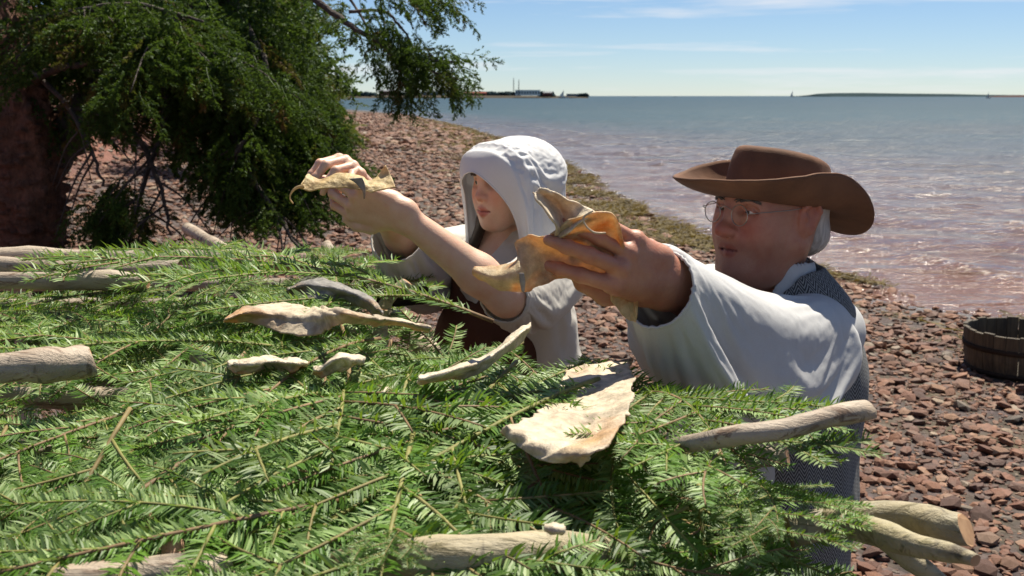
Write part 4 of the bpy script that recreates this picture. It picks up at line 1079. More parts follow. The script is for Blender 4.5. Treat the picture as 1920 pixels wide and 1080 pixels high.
# ---- half-barrel tub on the beach
def mat_oldwood():
    m, nt, b = material('old dark oak')
    c = b.coord('Object'); r = b.math('FRACT', b.math('MULTIPLY', b.objrand(), 3.7))
    n = b.noise(b.mapping(c, (60, 60, 5)), 1.0, 5, 0.65)
    colr = b.mix(1.0, b.ramp(n, [(0.3, (0.035, 0.025, 0.014)), (0.7, (0.115, 0.085, 0.045))]), b.ramp(r, [(0, .75), (1, 1.15)]), 'MULTIPLY')
    b.out(b.bsdf(colr, 0.75, b.bump(n, .6, .004))); return m
M_OAK = mat_oldwood(); M_HOOP = flat_mat('dark withy hoop', (0.035, 0.025, 0.018), 0.7, .3, 30)
def tub():
    c = atz(1932, 684, -0.12); gx, gy = c.x, c.y + .1; g0 = float(ground_z(gx, gy))
    t = tag(empty('half_barrel', (gx, gy, g0 - .02)), 'dark wooden half barrel standing open on the stones by the water', 'tub')
    r0, r1, h, th, n = .345, .385, .33, .024, 30
    for k in range(n):
        a0 = 2 * math.pi * (k + .03) / n; a1 = 2 * math.pi * (k + .97) / n; V = []
        hh = h + .006 * math.sin(k * 2.3)
        for z, r in ((0, r0), (h * .5, (r0 + r1) / 2 + .012), (hh, r1)):
            for (a, rr) in ((a0, r), (a1, r), (a1, r - th), (a0, r - th)): V.append((rr * math.cos(a), rr * math.sin(a), z))
        F = [(3, 2, 1, 0), (8, 9, 10, 11)]
        for b_ in (0, 4):
            for j in range(4): F.append((b_ + j, b_ + (j + 1) % 4, b_ + 4 + (j + 1) % 4, b_ + 4 + j))
        mobj('stave', np.array(V), F, M_OAK, t, False)
    for z, rr in ((.225, 1), (.07, .5)):
        r = r0 + (r1 - r0) * (z / h) + .014; n2 = 48; V = []; F = []
        for i in range(n2):
            a = 2 * math.pi * i / n2
            for dz, dr in ((-.016, 0), (.016, .002), (.016, -.012), (-.016, -.012)): V.append(((r + dr) * math.cos(a), (r + dr) * math.sin(a), z + dz))
        for i in range(n2):
            k = (i + 1) % n2
            for j in range(4): F.append((i * 4 + j, k * 4 + j, k * 4 + (j + 1) % 4, i * 4 + (j + 1) % 4))
        mobj('hoop', np.array(V), F, M_HOOP, t)
    V = [(math.cos(a) * (r0 - th - .001), math.sin(a) * (r0 - th - .001), z) for z in (.03, .05) for a in np.linspace(0, 2 * math.pi, 32, endpoint=False)]
    F = [tuple(range(31, -1, -1)), tuple(range(32, 64))] + [(i, (i + 1) % 32, 32 + (i + 1) % 32, 32 + i) for i in range(32)]
    mobj('bottom', np.array(V), F, M_OAK, t, False)
tub()
# ================================================================ people: bodies and clothes as smoothly joined volumes
class Vol:
    """a solid described by smoothly joined round cones and ellipsoids, meshed as one continuous surface"""
    def __init__(s): s.p = []
    def rc(s, a, b, ra, rb=None, k=.01, op='u'):
        a, b = np.array(a, float), np.array(b, float); rb = ra if rb is None else rb
        s.p.append(('rc', a, b, ra, rb, k, op, (a + b) / 2, np.linalg.norm(a - b) / 2 + max(ra, rb))); return s
    def chain(s, P, r, k=.01, op='u'):
        r = np.broadcast_to(np.asarray(r, float), (len(P),))
        for i in range(len(P) - 1): s.rc(P[i], P[i + 1], r[i], r[i + 1], k, op)
        return s
    def el(s, c, rad, k=.01, op='u', M=None):
        c = np.array(c, float); rad = np.array(rad, float); M = np.eye(3) if M is None else np.array(M)
        s.p.append(('el', c, rad, M, None, k, op, c, rad.max())); return s
    def hs(s, c, n, k=.002):
        """cut away everything on the side of the plane that n points to"""
        s.p.append(('hs', np.array(c, float), np.array(n, float) / np.linalg.norm(n), None, None, k, 's', np.array(c, float), 1e9)); return s
    @staticmethod
    def _d(q, P):
        if q[0] == 'rc':
            ab = q[2] - q[1]; t = np.clip(((P - q[1]) @ ab) / (ab @ ab + 1e-12), 0, 1)
            D = P - q[1] - t[:, None] * ab
            return np.sqrt((D * D).sum(1)) - (q[3] + (q[4] - q[3]) * t)
        if q[0] == 'el':
            L = (P - q[1]) @ q[3]; a = L / q[2]; b = L / (q[2] ** 2)
            k0 = np.sqrt((a * a).sum(1)); k1 = np.sqrt((b * b).sum(1)) + 1e-9
            return np.where(k0 < 1e-4, -q[2].min(), k0 * (k0 - 1) / k1)
        return (P - q[1]) @ -q[2]
    def ev(s, P, prims=None):
        d = np.full(len(P), 1e3)
        for q in (s.p if prims is None else prims):
            e = s._d(q, P); k = q[5]
            if q[6] == 'u':
                h = np.maximum(k - np.abs(d - e), 0) / k; d = np.minimum(d, e) - h * h * k * .25
            else:
                e = -e; h = np.maximum(k - np.abs(d - e), 0) / k; d = np.maximum(d, e) + h * h * k * .25
        return d
    def hit(s, px, py, off=0.0):
        """where the camera's ray through a photograph pixel meets this solid, moved off metres towards the camera"""
        o = np.array((0, 0, CAM_H)); q = np.array(at(px, py, 2.0)) - o; q /= np.linalg.norm(q); t = .7
        for i in range(140):
            d = s.ev((o + q * t)[None])[0]; t += d * .8
            if d < 5e-4 or t > 6: break
        return o + q * (t - off), t < 6
    def mesh(s, h, B=14):
        us = [q for q in s.p if q[6] == 'u']
        lo = np.min([q[7] - q[8] for q in us], 0) - 3 * h; hi = np.max([q[7] + q[8] for q in us], 0) + 3 * h
        nb = np.ceil((hi - lo) / (h * B)).astype(int); bs = h * B; half = bs * .5 * math.sqrt(3)
        I = np.stack(np.meshgrid(*[np.arange(n) for n in nb], indexing='ij'), -1).reshape(-1, 3)
        cen = lo + (I + .5) * bs; sel = np.abs(s.ev(cen)) < half * 1.9 + .01; I = I[sel]
        ax = np.arange(B + 1); G = np.stack(np.meshgrid(ax, ax, ax, indexing='ij'), -1).reshape(-1, 3)
        N = nb * B + 4; key = lambda c: (c[..., 0] * N[1] + c[..., 1]) * N[2] + c[..., 2]
        VK, VP, QK = [], [], []
        c8 = np.array([(i, j, k) for i in (0, 1) for j in (0, 1) for k in (0, 1)])
        ed = [(a, b) for a in range(8) for b in range(a + 1, 8) if np.abs(c8[a] - c8[b]).sum() == 1]
        for bi in I:
            c = lo + (bi + .5) * bs
            pr = [q for q in s.p if q[0] == 'hs' or np.linalg.norm(q[7] - c) < q[8] + half + q[5] + (.03 if q[0] == 'el' else .012)]
            if not pr: continue
            D = s.ev(lo + (bi * B + G) * h, pr).reshape(B + 1, B + 1, B + 1)
            S = D < 0
            if S.all() or not S.any(): continue
            n8 = sum(S[i:B + i, j:B + j, k:B + k].astype(np.int8) for i, j, k in c8)
            ci = np.argwhere((n8 > 0) & (n8 < 8))
            v8 = np.stack([D[ci[:, 0] + i, ci[:, 1] + j, ci[:, 2] + k] for i, j, k in c8], 1)
            acc = np.zeros((len(ci), 3)); cnt = np.zeros(len(ci))
            for a, b in ed:
                x = (v8[:, a] < 0) != (v8[:, b] < 0)
                t = np.where(x, v8[:, a] / np.where(x, v8[:, a] - v8[:, b], 1), 0)[:, None]
                acc += np.where(x[:, None], c8[a] + t * (c8[b] - c8[a]), 0); cnt += x
            VK.append(key(ci + bi * B)); VP.append(lo + (ci + bi * B + acc / cnt[:, None]) * h)
            for d in range(3):
                s0 = S[:B, :B, :B]; s1 = np.roll(S, -1, d)[:B, :B, :B]
                e = np.argwhere(s0 != s1)
                if not len(e): continue
                fl = s0[e[:, 0], e[:, 1], e[:, 2]]; e = e + bi * B
                u, w = [(1, 2), (2, 0), (0, 1)][d]; eu = np.eye(3, dtype=int)[u]; ew = np.eye(3, dtype=int)[w]
                q = np.stack([key(e - eu - ew), key(e - ew), key(e), key(e - eu)], 1)
                q[~fl] = q[~fl][:, ::-1]; QK.append(q)
        VK = np.concatenate(VK); VP = np.vstack(VP); QK = np.vstack(QK)
        o = np.argsort(VK); VK, VP = VK[o], VP[o]
        J = np.clip(np.searchsorted(VK, QK), 0, len(VK) - 1); ok = (VK[J] == QK).all(1)
        return VP, J[ok]
def vol_obj(name, vol, h, mat, parent=None, origin=(0, 0, 0), relax=1, attrs=None, soft=.5, wrinkle=0.0):
    V, F = vol.mesh(h)
    for _ in range(relax):                       # light smoothing of the grid steps
        A = np.zeros_like(V); n = np.zeros(len(V))
        for j in range(4):
            a, b = F[:, j], F[:, (j + 1) % 4]; np.add.at(A, a, V[b]); np.add.at(A, b, V[a]); np.add.at(n, a, 1); np.add.at(n, b, 1)
        V = V * (1 - soft) + soft * A / np.maximum(n, 1)[:, None]
    at_ = attrs(V) if attrs else None
    if wrinkle:                                  # hanging folds, longer than they are wide
        N = np.zeros_like(V); fn = np.cross(V[F[:, 2]] - V[F[:, 0]], V[F[:, 3]] - V[F[:, 1]])
        for j in range(4): np.add.at(N, F[:, j], fn)
        N /= np.linalg.norm(N, axis=1)[:, None] + 1e-12
        h_ = 1 - 2 * np.abs(fbm(V[:, 0] * 17 + V[:, 1] * 11, V[:, 2] * 5.5, 71, 2)) * 2 + fbm(V[:, 0] * 40 - V[:, 2] * 20, V[:, 1] * 40 + V[:, 2] * 9, 75, 2) * .5
        V = V + N * (wrinkle * (h_ - .6))[:, None]
    return mobj(name, V - np.asarray(origin), F, mat, parent, True, attrs=at_)
class Frame:
    """local axes at a joint: X, Y, Z unit columns"""
    def __init__(s, o, X, Yhint=None, Zhint=None, sc=1.0):
        X = np.array(X, float); X /= np.linalg.norm(X); s.o = np.array(o, float); s.sc = sc
        if Zhint is not None:
            Z = np.array(Zhint, float); Z = Z - X * (Z @ X); Z /= np.linalg.norm(Z); Y = np.cross(Z, X)
        else:
            Y = np.array(Yhint, float); Y = Y - X * (Y @ X); Y /= np.linalg.norm(Y); Z = np.cross(X, Y)
        s.R = np.stack([X, Y, Z], 1)
    def __call__(s, *p): return s.o + s.R @ (np.array(p if len(p) == 3 else p[0], float) * s.sc)
    def inv(s, P): return (P - s.o) @ s.R / s.sc
    def vec(s, *p): return s.R @ np.array(p, float)

class FrameL(Frame):
    def __init__(s, *a, **k): super().__init__(*a, **k); s.R = s.R.copy(); s.R[:, 1] *= -1
def add_head(v, f, jowl=0.0, fem=False, skull=(.034, .088), lip=1.0):
    S = f.sc; R_ = f.R
    def el(c, r, k, op='u', M=None): v.el(f(c), np.array(r) * S, k * S, op, R_ if M is None else R_ @ M)
    def rc(a, b, ra, rb, k, op='u'): v.rc(f(a), f(b), ra * S, rb * S, k * S, op)
    el((-.018, 0, skull[0]), (.100, .077, skull[1]), .02)
    el((.030, 0, -.030), (.064, .061 + .006 * jowl, .082), .03)
    el((.064 if fem else .060, 0, .030 if fem else .010), (.036, .056, .040 if fem else .036), .03)                       # forehead
    el((.070, 0, -.098), (.021, .024, .018), .03)                      # chin
    for sg in (1, -1):
        rc((.000, sg * .058, -.055), (.062, sg * .020, -.100), .017 + .008 * jowl, .015 + .004 * jowl, .03)
        el((.060, sg * .042, -.026), (.026, .022, .024), .025)         # cheekbone
        el((.062, sg * .036, -.056), (.022, .020 + .008 * jowl, .026), .03)
        rc((.083, sg * .010, .020), (.068, sg * .048, .018), .0085, .007, .016)   # brow ridge
        el((.093, sg * .031, .001), (.015, .0175, .0115), .012, 's')   # socket
        el((.0745, sg * .0315, .001), (.0142, .0152, .0142), .004)     # lids over the ball
        el((.0900, sg * .0315, .0000), (.0105, .0125, .0036 if fem else .0050), .0018, 's')
        rc((.0890, sg * .022, .0058), (.0840, sg * .043, .0046), .0026, .0022, .003)      # upper lid fold
    if jowl:
        for sg in (1, -1):
            rc((.0955, sg * .0175, -.040), (.0835, sg * .034, -.076), .0034, .0030, .010, 's'); rc((.086, sg * .022, -.013), (.079, sg * .046, -.011), .0028, .0022, .008, 's'); rc((.083, sg * .046, .006), (.070, sg * .058, -.006), .0022, .0018, .006, 's')
            el((.083, sg * .030, -.0075), (.010, .014, .006), .008)
        rc((.089, -.020, -.088), (.089, .020, -.088), .003, .003, .012, 's')
    if jowl: el((.035, 0, -.112), (.058, .056, .030), .04); rc((.088, -.022, -.050), (.086, .022, -.050), .010, .010, .02)
    nl = .117 if not fem else .108; nr = .0142 if not fem else .0100
    rc((.086, 0, .012), (nl - .006, 0, -.026), .0072, .0085, .016)      # nose
    el((nl - .002, 0, -.033), (nr, nr * 1.05, nr * .9), .010)
    for sg in (1, -1):
        el((nl - .014, sg * .0135, -.036), (.0105, .0075, .008), .007)
        el((nl - .009, sg * .0065, -.0425), (.005, .0034, .003), .003, 's')   # nostril
    el((.080, 0, -.066), (.018, .028, .024), .02)                      # muzzle
    lw = .024; lz = -.0665
    for sg in (1, -1):
        rc((.0985, 0, lz + .0052), (.0860, sg * lw, lz + .0005), .0062 * lip, .0030, .005)
        rc((.0975, 0, lz - .0078), (.0860, sg * lw * .92, lz - .0025), .0076 * lip, .0030, .005)
        rc((.1068, 0, lz - .0010), (.0915, sg * (lw + .001), lz - .0014), .0027 * lip, .0022 * lip, .004, 's')
        el((-.006, sg * .0825, -.006), (.020, .0085, .032), .010, 'u', np.array([[.97, 0, -.2], [0, 1, 0], [.2, 0, .97]]))    # ear
        el((-.000, sg * .0935, -.002), (.0095, .0070, .018), .006, 's')
        rc((.008, sg * .087, .010), (-.013, sg * .094, .025), .0042, .0044, .005); rc((-.013, sg * .094, .025), (-.024, sg * .093, .004), .0044, .0042, .005); rc((-.024, sg * .093, .004), (-.010, sg * .086, -.032), .0042, .0052, .005)
        el((.004, sg * .087, -.006), (.005, .004, .007), .004)
FINGERS = [((.096, .034, .002), (.046, .028, .023), .0100), ((.101, .0115, .004), (.050, .031, .024), .0104), ((.096, -.0110, .003), (.046, .029, .024), .0098), ((.086, -.0315, -.001), (.036, .022, .021), .0086)]
def add_hand(v, f, flex, spread, thumb, w=1.0, knob=1.0):
    """f: X towards the fingers, Y towards the thumb, Z out of the back of the hand; flex: three bends per finger; thumb: four points"""
    S = f.sc
    def rc(a, b, ra, rb, k): v.rc(f(a), f(b), ra * S * w, rb * S * w, k * S)
    tips = []
    rc((-.010, .014, 0), (-.010, -.014, 0), .021, .020, .02)
    for i, (m, L, r) in enumerate(FINGERS):
        m = np.array(m); rc((.004, m[1] * .55, 0), m * (1, 1, 1) + (-.004, 0, -.002), .0155, .0122, .016)
        if i: rc((.03, (m[1] + FINGERS[i - 1][0][1]) * .4, -.002), (m + FINGERS[i - 1][0]) / 2 - (.010, 0, .004), .0135, .0098, .012)
        v.el(f(m + (0, 0, .002)), np.array((.011, .0098, .0105)) * S * w * knob, .006 * S)
        p = m.copy(); a = 0.0; sp = spread[i]
        for j in range(3):
            a += flex[i][j]; d = np.array((math.cos(a) * math.cos(sp), math.cos(a) * math.sin(sp), -math.sin(a)))
            q = p + d * L[j]; r0 = r * (1 - .10 * j); r1 = r * (1 - .10 * (j + 1)) * (.92 if j == 2 else 1)
            v.rc(f(p), f(q), r0 * S * w, r1 * S * w, .0035 * S)
            if j < 2: v.el(f(q), np.array((.0090, .0090, .0092)) * S * w * (r / .0102) * (1 - .06 * j) * knob, .004 * S)
            p = q
        tips.append(f(p))
    t = [np.array(q) for q in thumb]
    rc(t[0], t[1], .0165, .0135, .014); rc(t[1], t[2], .0122, .0108, .006); rc(t[2], t[3], .0108, .0085, .004)
    v.el(f((.045, .022, -.014)), np.array((.034, .020, .016)) * S * w, .014 * S)
    v.el(f((.045, -.022, -.011)), np.array((.036, .016, .014)) * S * w, .014 * S)
    return tips
def mat_skin(name, base, deep, rough=.5):
    m, nt, b = material(name)
    c = b.coord('Object'); n = b.noise(c, 38, 4, .6); n2 = b.noise(c, 300, 3, .5)
    t = b.attr('tint', 'Color')
    colr = b.mix(b.ramp(n, [(.35, 0), (.7, .8)]), base, deep); colr = b.mix(1.0, colr, t, 'MULTIPLY')
    p = b.bsdf(colr, rough, b.bump(b.math('ADD', n2, b.math('MULTIPLY', n, .4)), .40, .0016), Subsurface_Weight=.22, Subsurface_Scale=.008)
    b.out(p); return m
def mat_cloth(name, base, trans=.18, weave=900, var=.12, bump=.25, tc=None):
    m, nt, b = material(name)
    c = b.coord('Object'); n = b.noise(c, 7, 5, .6); n2 = b.noise(b.mapping(c, (weave, weave * .35, weave)), 1.0, 2, .5); n3 = b.noise(c, 45, 4, .6)
    colr = b.mix(1.0, base, b.ramp(n, [(.3, 1 - var), (.7, 1 + var * .4)]), 'MULTIPLY'); colr = b.mix(1.0, colr, b.ramp(n2, [(.3, .90), (.7, 1.03)]), 'MULTIPLY')
    nor = b.bump(b.math('ADD', b.math('MULTIPLY', n2, .35), n3), bump, .003)
    sh = b.bsdf(colr, .85, nor); b.out(b.add_trans(sh, tc or base, trans, nor)); return m
M_LINEN = mat_cloth('grey white linen', (0.62, 0.615, 0.60), .16)
M_COTTON = mat_cloth('white cotton', (0.78, 0.775, 0.765), .24, 1200, .06, .18)
M_BLOUSE = mat_cloth('cream blouse linen', (0.70, 0.665, 0.60), .22, 900, .10, .22)
M_BODICE = mat_cloth('rust brown wool', (0.085, 0.028, 0.012), .04, 700, .25, .3)
M_TROUSER = mat_cloth('dark wool trousers', (0.05, 0.045, 0.04), .0)
M_FELT = mat_cloth('brown felt', (0.165, 0.072, 0.032), .0, 700, .50, .55)
def mat_herring():
    m, nt, b = material('grey herringbone tweed')
    uvw = xyz(b, b.coord('Object'))
    # zigzag: stripes whose slope flips every column
    ang = b.math('ARCTAN2', b.math('ADD', uvw[1], -.02), uvw[0]); s = b.math('MULTIPLY', ang, .20)
    colw = .021
    tri = b.math('ABSOLUTE', b.math('SUBTRACT', b.math('FRACT', b.math('DIVIDE', s, colw)), .5))
    ph = b.math('FRACT', b.math('DIVIDE', b.math('ADD', uvw[2], b.math('MULTIPLY', tri, colw * 1.5)), .0078))
    st = b.ramp(ph, [(.0, 0), (.12, 1), (.46, 1), (.58, 0), (1, 0)])
    n = b.noise(b.coord('Object'), 420, 3, .6)
    colr = b.mix(st, (0.045, 0.046, 0.048), (0.30, 0.30, 0.285)); colr = b.mix(1.0, colr, b.ramp(n, [(.25, .6), (.75, 1.15)]), 'MULTIPLY')
    b.out(b.bsdf(colr, .9, b.bump(b.math('ADD', n, st), .4, .0015))); return m
M_TWEED = mat_herring()
def mat_hair(name, a, c_):
    m, nt, b = material(name)
    n = b.noise(b.mapping(b.coord('Object'), (120, 120, 18)), 1.0, 4, .6)
    b.out(b.bsdf(b.ramp(n, [(.3, a), (.7, c_)]), .5, b.bump(n, .8, .003))); return m
M_HAIRWHITE = mat_hair('white hair', (.30, .27, .24), (.66, .62, .57)); M_HAIRDARK = mat_hair('dark brown hair', (.012, .007, .005), (.05, .028, .016)); M_BROWGREY = mat_hair('dark eyebrow hair', (.03, .023, .018), (.12, .095, .075))
def mat_eye():
    m, nt, b = material('eye')
    u = xyz(b, b.coord('Object')); r = b.math('SQRT', b.math('ADD', b.math('MULTIPLY', u[1], u[1]), b.math('MULTIPLY', u[2], u[2])))
    c = b.ramp(b.math('MULTIPLY', r, 100.0), [(0, (.004, .004, .004)), (.22, (.004, .004, .004)), (.26, (.06, .035, .02)), (.52, (.045, .028, .016)), (.6, (.55, .50, .46)), (1, (.6, .5, .46))])
    b.out(b.bsdf(c, .08)); return m
M_EYE = mat_eye()
def eyes(f, parent, look=(1, 0, 0)):
    bm = bmesh.new(); bmesh.ops.create_uvsphere(bm, u_segments=20, v_segments=12, radius=.0128 * f.sc); V = np.array([v.co[:] for v in bm.verts]); F = [[v.index for v in q.verts] for q in bm.faces]; bm.free()
    L = f.vec(*look); g = Frame((0, 0, 0), L, Zhint=f.vec(0, 0, 1))
    for sg in (1, -1):
        o = mobj('eye', V, F, M_EYE, parent); o.location = Vector(f(.0762, sg * .0315, .001)) - parent.location
        o.rotation_euler = Matrix(g.R.tolist()).to_euler()
def brows(f, parent, mat, z=.021, thick=.0022, n=46, vol=None):
    rg = np.random.default_rng(3)
    for sg in (1, -1):
        mb = MB()
        for i in range(n):
            s = rg.random(); p = np.array((.0935 - .018 * s ** 1.5, sg * (.012 + .038 * s), z + .006 * math.sin(2.6 * s) - .004 * s + rg.normal(0, .0018)))
            if vol is not None:                       # sit on the brow, not in it
                q = np.array((.12, p[1], p[2]))
                for _k in range(40):
                    e = vol.ev(f(q)[None])[0]
                    if e < .0008: break
                    q[0] -= e * .8
                p[0] = q[0] + .0006
            d = np.array((-.35 * s, sg * 1.0, .5 - s)); d /= np.linalg.norm(d); L = .010 * rg.uniform(.7, 1.2)
            V, F = tube([f(p) - np.array(parent.location), f(p + d * L * .5 + (.001, 0, 0)) - np.array(parent.location), f(p + d * L - (.001, 0, 0)) - np.array(parent.location)], [thick * .45, thick * .5, .0003], 4); mb.add(V, F)
        mb.build('eyebrow', mat, parent)
def face_tint(f, lips, cheeks, stubble=None):
    def fn(V):
        L = f.inv(V); T = np.ones((len(V), 4), np.float32)
        def mixin(w, c):
            for i in range(3): T[:, i] *= 1 - w * (1 - c[i])
        x, y, z = L[:, 0], np.abs(L[:, 1]), L[:, 2]; near = (x > .05) & (y < .08) & (z > -.15) & (z < .12)
        mixin(near * np.exp(-((y / .024) ** 4) - ((z + .0690) / .0125) ** 6) * (np.abs(z + .0675) < .0165 * (1 - (y / .026) ** 2).clip(0)) * (x > .078), lips)
        mixin(near * (np.abs(z + .0678) < .0022) * (y < .0245) * (x > .080), (.50, .36, .36))
        mixin(near * np.exp(-((y - .040) / .024) ** 2 - ((z + .030) / .026) ** 2), cheeks)
        mixin(near * np.exp(-(y / .016) ** 2 - ((z + .034) / .016) ** 2) * (x > .09), cheeks)
        mixin(np.exp(-((x + .006) / .026) ** 4 - (z / .038) ** 4) * sstep(.066, .078, y) * .6, cheeks)
        if stubble: mixin(sstep(.0, .06, x) * (1 - sstep(-.060, -.040, z)) * sstep(-.16, -.11, z) * .8, stubble)
        mixin(near * np.exp(-((y - .0315) / .018) ** 2 - ((z - .002) / .010) ** 2) * .5, (.80, .66, .62))
        return {'tint': ('FLOAT_COLOR', T)}
    return fn
# ---- cloth that is draped by simulation on a simple arm
def sleeve_sim(name, path, r0, rest, mat, parent, origin, arm_r, extra=(), frames=45, nu=52, mv=64, pin_end=1, seed=1, drop=1.0, bend=.4, start_tilt=0.0, lenrest=1.06):
    """a loose sleeve: rings along the arm, held at both ends, wider in its cut than the space it hangs in"""
    Q = smooth_path(path, nu); T, _, _ = frames_h(Q); rg = np.random.default_rng(seed)
    r = np.interp(np.linspace(0, 1, nu), np.linspace(0, 1, len(r0)), r0); k = np.interp(np.linspace(0, 1, nu), np.linspace(0, 1, len(rest)), rest)
    ar = np.interp(np.linspace(0, 1, nu), np.linspace(0, 1, len(arm_r)), arm_r)
    V = np.zeros((nu, mv, 3)); W = np.zeros((nu, mv, 3)); L = np.concatenate([[0], np.cumsum(np.linalg.norm(np.diff(Q, axis=0), axis=1))])
    for i in range(nu):
        H = np.cross(T[i], (0, 0, 1.0)); H /= np.linalg.norm(H); U = np.cross(H, T[i])
        c = Q[i] - U * (r[i] - ar[i] - .007) * drop
        for j in range(mv):
            a = 2 * math.pi * j / mv; rr = r[i] + .0007 * rg.normal()
            V[i, j] = c + H * math.cos(a) * rr + U * math.sin(a) * rr
            W[i, j] = (math.cos(a) * r[i] * k[i], L[i] * lenrest, math.sin(a) * r[i] * k[i])
    idx = np.arange(nu * mv).reshape(nu, mv); nx = np.roll(idx, -1, 1)
    F = np.stack([idx[:-1], nx[:-1], nx[1:], idx[1:]], -1).reshape(-1, 4)
    return cloth_run(name, V.reshape(-1, 3), W.reshape(-1, 3), F, np.concatenate([idx[:2].ravel(), idx[-pin_end:].ravel()]), mat, parent, origin, extra, frames, bend, mv)
def frames_h(P):
    T = np.gradient(P, axis=0); T /= np.linalg.norm(T, axis=1)[:, None]; return T, None, None
def collider(V, F):
    o = mobj('cloth_form', np.asarray(V), F, M_LINEN); m = o.modifiers.new('collision', 'COLLISION'); o.collision.thickness_outer = .006; o.collision.cloth_friction = 25; return o
def cloth_run(name, V, W, F, pins, mat, parent, origin, forms, frames, bend=.4, ring=0):
    o = mobj(name, V, F, mat)
    vg = o.vertex_groups.new(name='pin'); vg.add([int(i) for i in pins], 1.0, 'REPLACE')
    o.shape_key_add(name='Basis', from_mix=False); kr = o.shape_key_add(name='cut', from_mix=False); kr.data.foreach_set('co', np.asarray(W, np.float32).ravel()); kr.value = 0
    md = o.modifiers.new('cloth', 'CLOTH'); st = md.settings
    st.quality = 5; st.mass = .25; st.tension_stiffness = 18; st.compression_stiffness = 18; st.shear_stiffness = 6; st.bending_stiffness = bend
    st.tension_damping = 8; st.compression_damping = 8; st.shear_damping = 8; st.bending_damping = .6; st.air_damping = 3
    st.vertex_group_mass = 'pin'; st.pin_stiffness = 1; st.rest_shape_key = kr
    md.collision_settings.distance_min = .006; md.collision_settings.collision_quality = 3; md.collision_settings.use_self_collision = False
    md.point_cache.frame_start = 1; md.point_cache.frame_end = frames
    scene.frame_start = 1; scene.frame_end = frames
    for f in range(1, frames + 1): scene.frame_set(f)
    dg = bpy.context.evaluated_depsgraph_get(); me = o.evaluated_get(dg).to_mesh()
    C = np.zeros(len(me.vertices) * 3, np.float32); me.vertices.foreach_get('co', C); C = C.reshape(-1, 3)
    bpy.data.objects.remove(o, do_unlink=True)
    out = mobj(name, C - np.asarray(origin), F, mat, parent)
    s = out.modifiers.new('smooth', 'SUBSURF'); s.levels = s.render_levels = 1
    s = out.modifiers.new('thickness', 'SOLIDIFY'); s.thickness = .0018; s.offset = 0
    if ring:
        P = (C - np.asarray(origin))[-ring:]; P = np.vstack([P, P[:2]]); mb = MB(); mb.add(*tube(P, .0026, 6, False)); mb.build('hem', mat, out)
    return out
def drop_forms(fs):
    for o in fs: bpy.data.objects.remove(o, do_unlink=True)
# ---------------------------------------------------------------- the man
HM = np.array(at(1446, 392, 2.02)); am = R(32)
fm = Frame(HM, (-math.cos(am), -math.sin(am), .02), Zhint=(.03, 0, 1), sc=1.03)
man = tag(empty('person', (HM[0], HM[1] + .05, float(ground_z(HM[0], HM[1])))), 'person in brown brimmed hat, round glasses and grey tweed waistcoat holding up an orange hide', 'person')
OM = np.array(man.location)
tf = R(20); Tm = Frame((.480, 2.10, 1.165), (-math.cos(tf), -math.sin(tf), 0), Zhint=(0, 0, 1))     # chest: X forward, Y left
SL, SR = Tm(.0, .172, .035), Tm(.0, -.172, .035)
WL = np.array(at(1243, 527, 1.52)); EL = np.array((.390, 1.72, 1.245))
KL = np.array(at(1168, 488, 1.455))
WR = np.array(at(1238, 520, 1.74)); ER = np.array((.30, 2.0, 1.16))
v = Vol()
add_head(v, fm, jowl=1.0, skull=(.012, .078), lip=.62)
NB_ = Tm(-.005, 0, .105)
v.rc(fm(-.022, 0, -.055), NB_, .060, .068, .03)
v.el(Tm(0, 0, -.06), (.125, .175, .20), .03, M=Tm.R); v.el(Tm(.02, 0, -.26), (.14, .165, .16), .04, M=Tm.R)
v.rc(Tm(0, -.14, .02), Tm(0, .14, .02), .05, .05, .05)
for S_, E_, W_ in ((SL, EL, WL), (SR, ER, WR)):
    v.rc(S_, E_, .056, .045, .03); v.rc(E_, W_, .043, .031, .02)
hf = Frame(WL, KL - WL, Zhint=(-.18, -1.0, .30), sc=1.05)
tips = add_hand(v, hf, [(.55, .40, .25), (.25, .30, .22), (.30, .34, .25), (.42, .50, .35)], [.10, .02, -.05, -.10], [(.022, .026, -.012), (.060, .046, -.036), (.092, .042, -.052), (.116, .030, -.056)], 1.06)
hr = FrameL(WR, (-.55, -.55, .48), Zhint=(.1, .75, .6), sc=1.02)
add_hand(v, hr, [(.5, .6, .4)] * 4, [.08, .02, -.04, -.09], [(.022, .026, -.012), (.060, .046, -.036), (.092, .042, -.046), (.116, .030, -.050)], 1.05)
M_SKINM = mat_skin('ruddy skin', (0.45, 0.215, 0.135), (0.37, 0.14, 0.085))
vol_obj('body', v, .0023, M_SKINM, man, OM, soft=.28, attrs=face_tint(fm, (.85, .52, .50), (.95, .62, .56), (.72, .68, .68)))
eyes(fm, man, (1, -.05, -.05)); brows(fm, man, M_BROWGREY, .0205, .0026, 64, v)
# hair at the back and sides
vh = Vol(); vh.el(fm(-.022, 0, .028), np.array((.101, .0805, .088)) * fm.sc, M=fm.R)
vh.el(fm(-.075, 0, -.045), np.array((.042, .064, .045)) * fm.sc, .03, M=fm.R)
vh.hs(fm(.0, 0, .06), fm.vec(0.25, 0, 1)); vh.hs(fm(.040, 0, 0), fm.vec(1, 0, -.35))
for sg in (1, -1): vh.el(fm(.004, sg * .088, -.012), np.array((.030, .028, .046)) * fm.sc, .008, 's', fm.R)
vh.el(fm(.06, 0, -.05), np.array((.06, .08, .05)) * fm.sc, .01, 's', fm.R)
vol_obj('hair', vh, .003, M_HAIRWHITE, man, OM)
